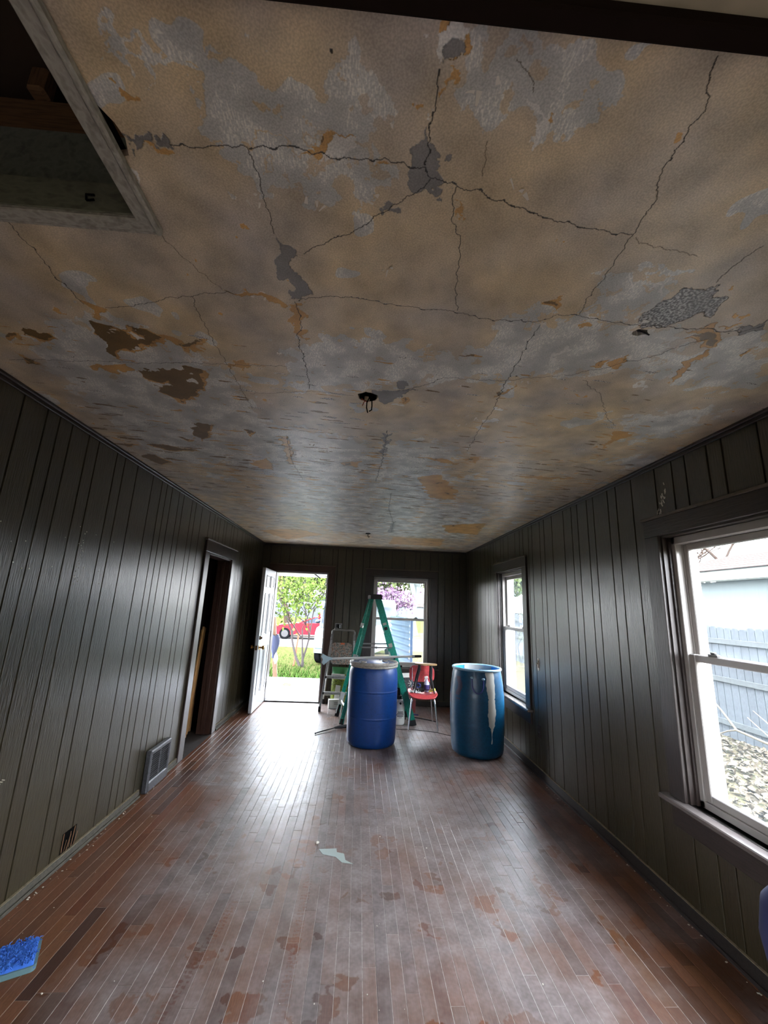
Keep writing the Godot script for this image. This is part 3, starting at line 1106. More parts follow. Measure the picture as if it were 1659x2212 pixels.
func front_door() -> void:
	var W := frame_of("back")
	var o := setting("door_2", "front doorway with dark brown casing, open to the porch", "doorway")
	for s in [[-1.5, -1.385], [-0.535, -0.42]]:
		part(o, "side_casing", wbox(Geo.new(), W, s[0], s[1], 0.0, 1.99, 0.0, 0.02, 0.004), M.trim_brown)
	part(o, "head_casing", wbox(Geo.new(), W, -1.5, -0.42, 1.99, 2.1, 0.0, 0.021, 0.004), M.trim_brown)
	part(o, "cap_strip", wbox(Geo.new(), W, -1.51, -0.41, 2.1, 2.115, 0.0, 0.03, 0.003), M.trim_worn)
	for s in [[-1.385, -1.37], [-0.55, -0.535]]:
		part(o, "jamb", wbox(Geo.new(), W, s[0], s[1], 0.0, 1.975, -0.17, 0.0, 0.002), M.trim_brown)
	part(o, "head_jamb", wbox(Geo.new(), W, -1.385, -0.535, 1.975, 1.99, -0.17, 0.0, 0.002), M.trim_brown)
	part(o, "threshold", wbox(Geo.new(), W, -1.385, -0.535, -0.002, 0.016, -0.17, 0.02, 0.006), M.dark_metal)
	# the leaf stands open, square to the wall
	var d := thing("front_door", "white six-panel front door standing open, edge towards the room, brass knob", "door", Vector3(-1.397, 0.0, ZB + 0.02))
	part(d, "leaf", Geo.new().box(Vector3(0, 0.995, 0.385), Vector3(0.044, 1.965, 0.77), Basis(), 0.002), M.door_white)
	for col in 2:
		var za := 0.11 + col * 0.30
		for row in [[1.70, 1.88], [1.02, 1.62], [0.22, 0.86]]:
			for face in [1.0, -1.0]:
				var q := Geo.new()
				var zc := za + 0.125
				var yc: float = (row[0] + row[1]) / 2
				var hh: float = row[1] - row[0]
				for e in [-1.0, 1.0]:   # the moulding round the panel, then its raised field
					q.box(Vector3(face * 0.023, yc, zc + e * 0.116), Vector3(0.012, hh, 0.018), Basis(), 0.005)
					q.box(Vector3(face * 0.023, yc + e * (hh / 2 - 0.009), zc), Vector3(0.012, 0.018, 0.214), Basis(), 0.005)
				q.box(Vector3(face * 0.022, yc, zc), Vector3(0.008, hh - 0.075, 0.175), Basis(), 0.004)
				part(d, "panel", q, M.door_white)
	var brass := [Vector2(0.0, 0.0), Vector2(0.03, 0.0), Vector2(0.031, 0.006), Vector2(0.013, 0.011), Vector2(0.011, 0.035), Vector2(0.024, 0.045), Vector2(0.029, 0.058), Vector2(0.025, 0.07), Vector2(0.0, 0.074)]
	for face in [1.0, -1.0]:
		var xf := Transform3D(Basis(Vector3(0, 0, 1), -face * PI / 2), Vector3(face * 0.022, 0.86, 0.70))
		part(d, "knob", Geo.new().lathe(brass, 20, xf), M.brass)
		var bolt := Geo.new().lathe([Vector2(0, 0), Vector2(0.028, 0), Vector2(0.027, 0.012), Vector2(0.02, 0.016), Vector2(0, 0.016)], 20, Transform3D(xf.basis, Vector3(face * 0.022, 0.99, 0.70)))
		bolt.box(Vector3(face * 0.045, 0.99, 0.70), Vector3(0.02, 0.03, 0.008), Basis(), 0.002)
		part(d, "deadbolt", bolt, M.brass_dark)
	part(d, "latch_plate", Geo.new().box(Vector3(0, 0.86, 0.7705), Vector3(0.026, 0.06, 0.002)), M.brass)
	for y in [0.25, 1.0, 1.75]:
		part(d, "hinge", Geo.new().tube([Vector3(0.027, y - 0.045, -0.004), Vector3(0.027, y + 0.045, -0.004)], 0.007, 10), M.dark_metal)


# ---------------------------------------------------------------- things on the ceiling and the walls
func fittings() -> void:
	# attic hatch: pale frame, joists and the old duct above it
	var h := thing("attic_hatch_frame", "pale painted board frame round the open hatch in the ceiling", "hatch", Vector3(0, H, 0))
	part(h, "side_board", Geo.new().box(Vector3(-0.592, -0.007, -0.33), Vector3(0.036, 0.014, 1.17), Basis(), 0.003), M.hatch_white)
	part(h, "edge_strip", Geo.new().box(Vector3(-0.566, -0.011, -0.33), Vector3(0.014, 0.022, 1.18), Basis(), 0.004), M.hatch_white)
	part(h, "front_board", Geo.new().box(Vector3(-0.98, -0.007, -0.898), Vector3(0.80, 0.014, 0.036), Basis(), 0.003), M.hatch_white)
	part(h, "edge_strip", Geo.new().box(Vector3(-0.98, -0.004, -0.922), Vector3(0.82, 0.012, 0.012), Basis(), 0.003), M.hatch_white)
	part(h, "lining_board", Geo.new().box(Vector3(-0.98, 0.045, -0.887), Vector3(0.78, 0.09, 0.014), Basis(), 0.002), M.hatch_green)
	part(h, "lining_board", Geo.new().box(Vector3(-0.607, 0.045, -0.33), Vector3(0.014, 0.09, 1.13), Basis(), 0.002), M.trim_dark)
	var st := Geo.new()
	st.tube([Vector3(-0.735, 0.03, -0.879), Vector3(-0.735, 0.042, -0.874), Vector3(-0.715, 0.042, -0.874)], 0.003, 6)
	st.tube([Vector3(-0.735, 0.03, -0.879), Vector3(-0.715, 0.03, -0.876)], 0.003, 6)
	part(h, "staple", st, M.black)
	var ax := [["attic_joist", Vector3(-0.95, H + 0.065, -0.925), Vector3(0.9, 0.10, 0.03), M.attic_wood, "brown attic joist just inside the near edge of the hatch"],
		["attic_rafter", Vector3(-0.95, H + 0.42, -0.995), Vector3(0.9, 0.125, 0.04), M.attic_wood, "rough brown board above the duct, far up in the hatch"],
		["attic_post", Vector3(-1.03, H + 0.545, -0.985), Vector3(0.05, 0.085, 0.05), M.attic_wood, "short brown wooden block far up in the hatch"],
		["attic_duct", Vector3(-1.0, H + 0.25, -1.01), Vector3(0.9, 0.21, 0.10), M.hatch_duct, "dull green-grey duct lying along the attic just above the hatch joist"]]
	for a in ax:
		single(a[0], Geo.new().box(a[1], a[2], Basis(), 0.008), a[3], a[4], "attic timber" if a[0] != "attic_duct" else "duct")
	# ceiling box with its cut wires
	var b := thing("ceiling_light_box", "black round ceiling box with cut wires hanging out of the plaster", "electrical box", Vector3(-0.009, H, -1.729))
	var box := Geo.new().lathe([Vector2(0.038, -0.002), Vector2(0.04, -0.002), Vector2(0.04, 0.05), Vector2(0.0, 0.05)], 24)
	box.lathe([Vector2(0.0, 0.046), Vector2(0.037, 0.046), Vector2(0.038, -0.002)], 24)
	part(b, "box_shell", box, M.black)
	part(b, "wire", Geo.new().tube([Vector3(0.004, 0.03, 0.0), Vector3(0.006, -0.004, -0.003), Vector3(-0.004, -0.022, -0.012), Vector3(-0.004, -0.045, -0.02), Vector3(0.002, -0.068, -0.022)], 0.0028, 8), M.black)
	part(b, "wire", Geo.new().tube([Vector3(0.018, 0.03, 0.004), Vector3(0.018, -0.01, 0.0), Vector3(0.02, -0.04, -0.006), Vector3(0.019, -0.058, -0.012), Vector3(0.008, -0.064, -0.016)], 0.0028, 8), M.black)
	var red := part(b, "wire", Geo.new().tube([Vector3(-0.03, -0.004, -0.01), Vector3(-0.015, -0.014, -0.014), Vector3(0.0, -0.016, -0.02), Vector3(0.0, -0.01, -0.026), Vector3(-0.012, -0.008, -0.024), Vector3(-0.018, -0.018, -0.022), Vector3(-0.024, -0.034, -0.024)], 0.0018, 8), M.copper)
	red.set_meta("label", "reddish copper wire")
	var k := thing("ceiling_hook", "small dark hook screwed into the ceiling near the front door", "hook", Vector3(0.071, H, -5.431))
	part(k, "plate", Geo.new().lathe([Vector2(0, 0), Vector2(0.035, 0), Vector2(0.03, -0.01), Vector2(0, -0.012)], 14), M.dark_metal)
	part(k, "shank", Geo.new().tube([Vector3(0, -0.01, 0), Vector3(0, -0.04, 0), Vector3(0.012, -0.055, 0), Vector3(0.02, -0.04, 0)], 0.005, 8), M.dark_metal)
	# splintered lath in the torn hole
	var sp := thing("broken_lath", "splintered dark lath sticking out of the torn hole in the ceiling", "lath", Vector3(0.893, H, -1.165))
	for i in 6:
		var d := Vector3(0.032 - i * 0.004, 0.004 - 0.004 * i, -0.006 + 0.006 * i)
		part(sp, "splinter", Geo.new().tube([Vector3(-0.02 + i * 0.004, 0.012, 0.006 - i * 0.003), d * 0.5, d + Vector3(0.006, -0.006, -0.004)], [0.003, 0.002, 0.0006], 5), M.charcoal)
	# floor register in the left wall
	var r := thing("wall_vent", "grey metal louvred heating vent at the foot of the left wall", "vent", Vector3(XL, 0, -3.885))
	var g := Geo.new()
	g.box(Vector3(0.018, 0.155, 0.0), Vector3(0.03, 0.29, 0.36), Basis(), 0.004)
	part(r, "back_box", g, M.vent_dark)
	g = Geo.new()
	for s in [-1.0, 1.0]:
		g.box(Vector3(0.024, 0.155, s * 0.168), Vector3(0.046, 0.30, 0.032), Basis(), 0.008)
	g.box(Vector3(0.024, 0.29, 0), Vector3(0.046, 0.034, 0.36), Basis(), 0.008)
	g.box(Vector3(0.024, 0.04, 0), Vector3(0.046, 0.078, 0.36), Basis(), 0.008)
	g.box(Vector3(0.036, 0.18, 0), Vector3(0.012, 0.2, 0.016), Basis(), 0.003)
	part(r, "frame", g, M.vent)
	for s in [-1.0, 1.0]:
		for i in 12:
			part(r, "slat", Geo.new().box(Vector3(0.036, 0.092 + i * 0.0165, s * 0.08), Vector3(0.010, 0.003, 0.142), Basis(Vector3(0, 0, 1), -0.25)), M.vent)
	# the broken outlet hole low on the left wall
	var q := thing("outlet_hole", "broken-out outlet hole with splintered edges low on the left wall", "hole", Vector3(XL, 0.1, -2.866))
	part(q, "recess_shade", Geo.new().box(Vector3(0.0008, -0.002, 0.0), Vector3(0.0016, 0.12, 0.12)), M.black)  # flat black sheet: the shade inside the hole put into its colour
	for i in 6:
		var z := -0.052 + i * 0.021
		part(q, "splinter", Geo.new().bar(Vector3(0.003, -0.05 + 0.006 * (i % 3), z), Vector3(0.006, 0.015 + 0.03 * ((i * 7) % 4) * 0.5, z - 0.02 + 0.012 * (i % 3)), 0.004 + 0.004 * (i % 2), 0.003, Vector3(1, 0, 0), 0.001), M.splinter)
	# switches and plates
	var sw := thing("light_switch", "light switch without its plate on the right wall, white plaster round it", "switch", Vector3(XR, 1.01, -4.165))
	part(sw, "plaster_patch", Geo.new().prism(PackedVector2Array([Vector2(-0.02, -0.055), Vector2(0.012, -0.06), Vector2(0.024, -0.03), Vector2(0.018, 0.05), Vector2(-0.006, 0.058), Vector2(-0.024, 0.03)]), 0.0, 0.003, Transform3D(Basis(Vector3(0, 0, -1), Vector3.UP, Vector3(-1, 0, 0)), Vector3())), M.flake)
	part(sw, "switch_body", Geo.new().box(Vector3(-0.005, 0, 0), Vector3(0.01, 0.065, 0.026), Basis(), 0.003), M.switch)
	part(sw, "toggle", Geo.new().box(Vector3(-0.015, 0.006, 0), Vector3(0.016, 0.014, 0.008), Basis(Vector3(0, 0, 1), 0.5), 0.002), M.switch)
	part(sw, "screw", Geo.new().ball(Vector3(-0.004, 0.044, 0), Vector3(0.004, 0.004, 0.004), 8, 5), M.dark_metal)
	var ol := thing("wall_outlet", "dark power outlet low on the right wall below the switch", "outlet", Vector3(XR, 0.4, -4.2))
	part(ol, "plate", Geo.new().box(Vector3(-0.003, 0, 0), Vector3(0.006, 0.115, 0.07), Basis(), 0.003), M.outlet)
	for y in [-0.022, 0.022]:
		var so := part(ol, "socket", Geo.new().box(Vector3(-0.007, y, 0), Vector3(0.004, 0.03, 0.032), Basis(), 0.002), M.outlet)
		for z in [-0.006, 0.006]:
			part(so, "slot", Geo.new().box(Vector3(-0.0092, y + 0.003, z), Vector3(0.001, 0.01, 0.002)), M.black)
	var pl := thing("junction_box", "open metal switch box on the back wall above the step ladder", "electrical box", Vector3(-0.307, 1.157, ZB))
	g = Geo.new()
	for s in [-1.0, 1.0]:
		g.box(Vector3(s * 0.045, 0, 0.006), Vector3(0.008, 0.075, 0.012), Basis(), 0.002)
	g.box(Vector3(0, 0.036, 0.006), Vector3(0.11, 0.008, 0.012), Basis(), 0.002)
	part(pl, "box_rim", g, M.galv)
	part(pl, "box_back", Geo.new().box(Vector3(0, 0, 0.001), Vector3(0.085, 0.07, 0.002)), M.black)
	for s in [-1.0, 1.0]:
		part(pl, "switch_body", Geo.new().box(Vector3(s * 0.021, -0.004, 0.008), Vector3(0.022, 0.055, 0.014), Basis(), 0.002), M.charcoal if s < 0 else M.galv)
	var sm := Geo.new()
	rng.seed = 23
	for i in 26:
		var y := 2.31 - rng.randf() * 0.2 - 0.03 * (i % 3)
		sm.box(Vector3(XR - 0.0008, y, -2.30 + (y - 2.2) * 0.32 + rng.randf_range(-0.025, 0.025)), Vector3(0.0014, rng.randf_range(0.006, 0.03), rng.randf_range(0.003, 0.008)), Basis(Vector3(1, 0, 0), rng.randf_range(-0.5, 0.5)))
	single("paint_splash", sm, M.flake, "spatter of white paint on the right wall above the near window", "paint splash").set_meta("kind", "stuff")
	sm = Geo.new()
	for i in 40:
		var y := 1.55 + rng.randf() * 0.35
		sm.box(Vector3(XL + 0.0008, y, -2.45 - (1.9 - y) * 0.1 + rng.randf_range(-0.03, 0.03) + (0.0 if i < 24 else rng.randf_range(-0.4, 0.7))), Vector3(0.0014, rng.randf_range(0.003, 0.008), rng.randf_range(0.003, 0.007)))
	for i in 6:
		sm.box(Vector3(XL + 0.0008, 0.62 + i * 0.004, -2.2 - i * 0.012), Vector3(0.0012, 0.004, 0.02), Basis(Vector3(1, 0, 0), -0.4))
	single("paint_specks", sm, M.flake, "specks of white paint on the left wall panelling", "paint specks").set_meta("kind", "stuff")
	# litter along the walls
	rng.seed = 17
	var li := Geo.new()
	for i in 190:
		var onleft := i % 4 != 0
		var p := Vector3(XL + 0.03 + absf(rng.randfn(0.0, 0.018)), 0.002, -rng.randf_range(1.9, 6.7)) if onleft else Vector3(XR - 0.03 - absf(rng.randfn(0.0, 0.012)), 0.002, -rng.randf_range(1.5, 4.4))
		if onleft and p.z < -4.0 and p.z > -5.5:
			continue
		var s := rng.randf_range(0.002, 0.007)
		li.box(p, Vector3(s, s * 0.5, s * rng.randf_range(0.7, 2.0)), Basis(Vector3.UP, rng.randf() * TAU), 0.001)
	single("plaster_crumbs", li, M.flake, "pale plaster crumbs lying along the foot of the walls", "debris").set_meta("kind", "stuff")
	li = Geo.new()
	for i in 46:
		var p := Vector3(rng.randf_range(-1.45, 1.1), 0.001, -rng.randf_range(1.9, 4.6))
		var s := rng.randf_range(0.002, 0.006)
		li.box(p, Vector3(s, s * 0.5, s * 1.4), Basis(Vector3.UP, rng.randf() * TAU), 0.0008)
	single("floor_crumbs", li, M.flake, "scattered white crumbs over the middle of the floor", "debris").set_meta("kind", "stuff")
	var flat := Geo.new()
	var flat_poly := PackedVector2Array([Vector2(-0.17, -3.01), Vector2(-0.06, -3.02), Vector2(-0.055, -2.98), Vector2(-0.01, -2.965), Vector2(0.0, -2.90), Vector2(0.05, -2.86), Vector2(-0.02, -2.875), Vector2(-0.06, -2.93), Vector2(-0.14, -2.955)])
	var xf := Transform3D(Basis(Vector3(1, 0, 0), Vector3(0, 0, 1), Vector3(0, 1, 0)), Vector3(0, 0.0, 0))
	flat.prism(flat_poly, 0.0002, 0.0009, xf)
	single("plaster_smear", flat, M.smear, "pale blue-green smear of dried plaster on the middle of the floor", "smear")
	single("plaster_chip", Geo.new().box(Vector3(-0.185, 0.007, -3.07), Vector3(0.022, 0.014, 0.016), Basis(Vector3.UP, 0.5), 0.004), M.flake, "white plaster chip beside the pale smear on the floor", "debris")


# ---------------------------------------------------------------- things that stand in the room
func blue_drum() -> void:
	var d := thing("plastic_drum", "royal blue plastic drum with a pale grey lid in mid room", "drum", Vector3(0.213, 0, -5.10))
	var prof := [Vector2(0.0, 0.0), Vector2(0.225, 0.0), Vector2(0.255, 0.006), Vector2(0.268, 0.022), Vector2(0.274, 0.05), Vector2(0.277, 0.12), Vector2(0.279, 0.22), Vector2(0.281, 0.283), Vector2(0.281, 0.292), Vector2(0.2835, 0.296), Vector2(0.2835, 0.300), Vector2(0.281, 0.304), Vector2(0.2812, 0.313), Vector2(0.283, 0.42), Vector2(0.283, 0.554), Vector2(0.283, 0.563), Vector2(0.2855, 0.567), Vector2(0.2855, 0.572), Vector2(0.283, 0.576), Vector2(0.2829, 0.586), Vector2(0.281, 0.68), Vector2(0.278, 0.75), Vector2(0.272, 0.785), Vector2(0.262, 0.812), Vector2(0.255, 0.832), Vector2(0.255, 0.86), Vector2(0.0, 0.86)]
	part(d, "drum_body", Geo.new().lathe(prof, 64), M.drum_blue)
	var lid := [Vector2(0.262, 0.818), Vector2(0.276, 0.817), Vector2(0.281, 0.823), Vector2(0.281, 0.834), Vector2(0.276, 0.84), Vector2(0.282, 0.845), Vector2(0.285, 0.853), Vector2(0.283, 0.866), Vector2(0.274, 0.873), Vector2(0.262, 0.872), Vector2(0.25, 0.862), Vector2(0.245, 0.858), Vector2(0.18, 0.857), Vector2(0.175, 0.862), Vector2(0.165, 0.862), Vector2(0.16, 0.857), Vector2(0.0, 0.857)]
	var l := part(d, "lid", Geo.new().lathe(lid, 64), M.lid_grey)
	l.set_meta("label", "pale grey lid with a locking ring")
	for p in [[-0.12, 0.08], [0.13, -0.07]]:
		part(l, "bung", Geo.new().lathe([Vector2(0.034, 0.857), Vector2(0.032, 0.872), Vector2(0.026, 0.873), Vector2(0.024, 0.868), Vector2(0.0, 0.868)], 20, Transform3D(Basis(), Vector3(p[0], 0, p[1]))), M.lid_grey)
	for i in 16:
		var a := TAU * i / 16
		part(l, "lid_rib", Geo.new().box(Vector3(cos(a) * 0.215, 0.861, sin(a) * 0.215), Vector3(0.06, 0.008, 0.006), Basis(Vector3.UP, -a), 0.001), M.lid_grey)
	# a painter's pole and a straightedge lie across it
	var p := thing("extension_pole", "white extension pole with a dark tip lying across the lid of the blue drum", "pole", Vector3(0, 0, 0))
	var A := Vector3(-0.27, 0.895, -4.98)
	var B := Vector3(0.655, 0.956, -4.93)
	part(p, "shaft", Geo.new().tube([A, B], 0.0125, 14), M.pole_white)
	part(p, "collar", Geo.new().tube([B - (B - A).normalized() * 0.02, B + (B - A).normalized() * 0.012], 0.0165, 14), M.galv)
	part(p, "tip", Geo.new().tube([B, B + (B - A).normalized() * 0.03, B + (B - A).normalized() * 0.085, B + (B - A).normalized() * 0.09], [0.012, 0.015, 0.014, 0.008], 14), M.charcoal)
	var brush := part(p, "scraper_head", Geo.new().prism(PackedVector2Array([Vector2(0.02, 0.012), Vector2(-0.03, 0.016), Vector2(-0.07, 0.03), Vector2(-0.115, 0.055), Vector2(-0.125, 0.02), Vector2(-0.108, -0.01), Vector2(-0.118, -0.045), Vector2(-0.095, -0.07), Vector2(-0.06, -0.04), Vector2(-0.03, -0.016), Vector2(0.02, -0.012)]), -0.004, 0.004, Transform3D(Basis(Vector3.UP, 0.25), A)), M.rag_blue)
	brush.set_meta("label", "ragged pale blue scraper head")
	var s := thing("straightedge", "long pale grey straightedge lying behind the pole on the blue drum", "straightedge")
	part(s, "blade", Geo.new().bar(Vector3(-0.02, 0.889, -5.2), Vector3(0.46, 0.899, -5.16), 0.012, 0.05, Vector3(0, 0, 1), 0.002), M.galv)
	part(s, "end_cap", Geo.new().box(Vector3(0.455, 0.899, -5.16), Vector3(0.02, 0.016, 0.054), Basis(), 0.003), M.charcoal)

func teal_r(y: float) -> float:
	var ys := [0.0, 0.02, 0.06, 0.2, 0.4, 0.55, 0.7, 0.8, 0.86, 0.9]
	var rs := [0.24, 0.27, 0.28, 0.287, 0.296, 0.295, 0.285, 0.271, 0.258, 0.256]
	for i in ys.size() - 1:
		if y <= ys[i + 1]:
			return lerpf(rs[i], rs[i + 1], (y - ys[i]) / (ys[i + 1] - ys[i]))
	return 0.256

func teal_drum() -> void:
	var ctr := Vector3(1.368, 0, -4.872)
	var d := thing("plastic_drum", "open teal blue plastic drum streaked with grey paint by the right wall", "drum", ctr)
	var prof := [Vector2(0, 0)]
	for i in 41:
		var y := 0.872 * i / 40.0
		var r := teal_r(y)
		for ring in [0.305, 0.595]:
			r += 0.003 * exp(-pow((y - ring) / 0.012, 2.0))
		prof.append(Vector2(r, y))
	part(d, "drum_body", Geo.new().lathe(prof, 64), M.drum_teal)
	var inner := [Vector2(0.256, 0.872), Vector2(0.25, 0.872), Vector2(0.25, 0.8), Vector2(0.262, 0.7), Vector2(0.275, 0.4), Vector2(0.26, 0.04), Vector2(0.0, 0.03)]
	part(d, "drum_inside", Geo.new().lathe(inner, 64), M.drum_inside)
	var rim := []
	for i in 13:
		var a := TAU * i / 12
		rim.append(Vector2(0.262 + 0.014 * cos(a), 0.866 + 0.013 * sin(a)))
	rim.reverse()
	part(d, "rim", Geo.new().lathe(rim, 64), M.drum_rim)
	# the wire handle with its two bosses, on the side turned to the room
	var on := func(ang: float, y: float, out: float) -> Vector3: return Vector3(cos(ang) * (teal_r(y) + out), y, sin(ang) * (teal_r(y) + out))
	var h := []
	for i in 17:
		var f := i / 16.0
		h.append(on.call(2.02 - 0.42 * f + 0.05 * sin(f * TAU), 0.785 - 0.13 * sin(PI * f) - 0.01 * f, 0.012 + 0.03 * sin(PI * f)))
	var hd := part(d, "handle", Geo.new().tube(h, 0.006, 8), M.handle_navy)
	for e in [h[0], h[16]]:
		part(hd, "boss", Geo.new().ball(e + Vector3(0, 0.012, 0), Vector3(0.018, 0.012, 0.016), 12, 8), M.drum_rim)
	# paint that ran down its side, thick enough to stand proud
	var lobe := func(y: float) -> Vector2:
		var k := noise(8, 7.0, 3)
		var w := 0.17 + 0.05 * k.get_noise_1d(y) - 0.03 * smoothstep(0.6, 0.35, y)
		if y < 0.33:
			w = lerpf(0.012, 0.10, smoothstep(0.27, 0.33, y))
		return Vector2(1.30 + 0.03 * k.get_noise_1d(y + 40.0) - w, 1.30 + 0.03 * k.get_noise_1d(y + 90.0) + w * 0.95)
	var run := Geo.new().grid(60, 12, func(u, v):
		var y: float = lerpf(0.16, 0.852, u)
		var w: Vector2 = lobe.call(y)
		return on.call(lerpf(w.x, w.y, v), y, 0.001 + 0.003 * sin(PI * v)))
	part(d, "paint_run", run, M.paint_grey)
	var smear := Geo.new().grid(14, 8, func(u, v): return on.call(2.45 + 0.22 * v + 0.06 * sin(u * 8.0), lerpf(0.56, 0.79, u), 0.0006 + 0.001 * sin(PI * v) * sin(PI * u)))
	part(d, "paint_smear", smear, M.paint_mauve)
	var inside := Geo.new().grid(16, 6, func(u, v):
		var a: float = lerpf(-1.9, -0.55, u)
		return Vector3(cos(a) * 0.247, 0.868 - 0.085 * v * (0.45 + 0.55 * absf(sin(u * 11.0))), sin(a) * 0.247))
	part(d, "paint_run", inside, M.paint_grey)

func channel(g: Geo, a: Vector3, b: Vector3, w: float, lip: float, face: Vector3) -> Geo:
	# a ladder rail: web w wide turned to `face`, lips behind it
	var y := (b - a).normalized()
	var x := y.cross(face).normalized()
	var z := x.cross(y).normalized()
	g.bar(a, b, w, 0.005, face, 0.001)
	for s in [-1.0, 1.0]:
		var o: Vector3 = x * s * (w / 2 - 0.0025) - z * lip / 2
		g.bar(a + o, b + o, 0.005, lip, face, 0.001)
	return g

func green_ladder() -> void:
	var o := thing("stepladder", "tall green fibreglass stepladder standing open behind the blue drum", "stepladder")
	var top := Vector3(0.225, 1.625, -5.985)
	var zf := Vector3(0, 0, 1)
	# the climbing side to the right, its wide web turned to the room
	var rn := [Vector3(0.785, 0.02, -5.80), Vector3(0.268, 1.60, -5.89)]
	var rf := [Vector3(0.77, 0.02, -6.29), Vector3(0.268, 1.60, -6.09)]
	part(o, "front_rail", channel(Geo.new(), rn[0], rn[1], 0.083, 0.03, zf), M.ladder_green)
	part(o, "front_rail", channel(Geo.new(), rf[0], rf[1], 0.083, 0.03, -zf), M.ladder_green)
	var ln := [Vector3(-0.145, 0.02, -5.765), Vector3(0.182, 1.60, -5.90)]
	var lf := [Vector3(-0.225, 0.02, -6.16), Vector3(0.165, 1.60, -6.08)]
	part(o, "rear_rail", channel(Geo.new(), ln[0], ln[1], 0.05, 0.028, -zf), M.ladder_green)
	part(o, "rear_rail", channel(Geo.new(), lf[0], lf[1], 0.05, 0.028, zf), M.ladder_green)
	for i in 5:
		var f := 0.17 + 0.185 * i
		var a: Vector3 = rn[0].lerp(rn[1], f)
		var b: Vector3 = rf[0].lerp(rf[1], f)
		var t := Geo.new().box((a + b) / 2, Vector3(0.08, 0.006, absf(a.z - b.z)), Basis(), 0.001)
		for s in [-1.0, 1.0]:
			t.box((a + b) / 2 + Vector3(s * 0.037, -0.014, 0), Vector3(0.006, 0.03, absf(a.z - b.z)), Basis(), 0.001)
		part(o, "tread", t, M.aluminium)
	for f in [0.12, 0.45, 0.75]:
		var a: Vector3 = ln[0].lerp(ln[1], f)
		var b: Vector3 = lf[0].lerp(lf[1], f)
		part(o, "rear_brace", Geo.new().bar(a, b, 0.03, 0.012, Vector3(1, 0, 0), 0.002), M.aluminium)
	part(o, "spreader", Geo.new().bar(Vector3(0.055, 0.945, -5.84), Vector3(0.475, 0.955, -5.84), 0.018, 0.006, zf, 0.001).bar(Vector3(0.255, 0.95, -5.835), Vector3(0.275, 0.95, -5.835), 0.03, 0.008, zf, 0.002), M.aluminium_dark)
	part(o, "spreader", Geo.new().bar(Vector3(0.02, 0.965, -6.14), Vector3(0.475, 0.975, -6.19), 0.018, 0.006, zf, 0.001).bar(Vector3(0.24, 0.97, -6.16), Vector3(0.26, 0.97, -6.16), 0.03, 0.008, zf, 0.002), M.aluminium_dark)
	var cap := Geo.new()
	cap.prism(PackedVector2Array([Vector2(-0.098, -0.035), Vector2(0.098, -0.035), Vector2(0.088, 0.022), Vector2(0.075, 0.032), Vector2(-0.075, 0.032), Vector2(-0.088, 0.022)]), -0.15, 0.15, Transform3D(Basis(), top))
	part(o, "top_cap", cap, M.ladder_cap)
	part(o, "cap_plate", Geo.new().box(top + Vector3(-0.085, -0.008, 0.145), Vector3(0.04, 0.05, 0.03), Basis(), 0.008), M.aluminium)
	for e in [[rn, M.rubber, 0.09], [rf, M.rubber, 0.09], [ln, M.rubber, 0.058], [lf, M.rubber, 0.058]]:
		var a: Vector3 = e[0][0]
		var d: Vector3 = (e[0][1] - a).normalized()
		part(o, "foot", Geo.new().bar(a - Vector3(0, 0.018, 0), a + d * 0.05, e[2], 0.034, zf, 0.004), e[1])
	var br := Geo.new().bar(lf[0].lerp(lf[1], 0.09) + Vector3(0, 0, 0.02), lf[0].lerp(lf[1], 0.19) + Vector3(0, 0, 0.02), 0.06, 0.008, zf, 0.003)
	br.bar(lf[0].lerp(lf[1], 0.015) + Vector3(-0.018, 0, 0.02), lf[0].lerp(lf[1], 0.11) + Vector3(-0.012, 0, 0.02), 0.014, 0.006, zf, 0.002)
	br.bar(lf[0].lerp(lf[1], 0.02) + Vector3(0.04, 0, 0.05), lf[0].lerp(lf[1], 0.13) + Vector3(0.025, 0, 0.03), 0.014, 0.006, zf, 0.002)
	part(o, "rail_shield", br, M.shield_white)
	part(o, "rail_boot", Geo.new().bar(lf[0].lerp(lf[1], 0.005) + Vector3(0.004, 0, 0.022), lf[0].lerp(lf[1], 0.085) + Vector3(0.004, 0, 0.022), 0.03, 0.006, zf, 0.002), M.charcoal)
	part(o, "rail_shield", Geo.new().bar(lf[0].lerp(lf[1], 0.74) + Vector3(-0.01, 0, 0.02), lf[0].lerp(lf[1], 0.78) + Vector3(-0.01, 0, 0.02), 0.05, 0.006, zf, 0.002), M.shield_white)
	part(o, "rail_shield", Geo.new().bar(ln[0].lerp(ln[1], 0.50) + Vector3(-0.03, 0, 0.0), ln[0].lerp(ln[1], 0.525) + Vector3(-0.03, 0, 0.0), 0.07, 0.008, zf, 0.002), M.shield_white)
	# stickers on the wide rail
	for st in [[0.775, 0.795, 0.05, M.sticker], [0.735, 0.76, 0.045, M.charcoal], [0.595, 0.625, 0.05, M.sticker], [0.47, 0.49, 0.045, M.galv]]:
		var a: Vector3 = rn[0].lerp(rn[1], st[0]) + Vector3(-0.012, 0, 0.0035)
		var b: Vector3 = rn[0].lerp(rn[1], st[1]) + Vector3(-0.012, 0, 0.0035)
		part(o, "sticker", Geo.new().bar(a, b, st[2], 0.001, zf), st[3])

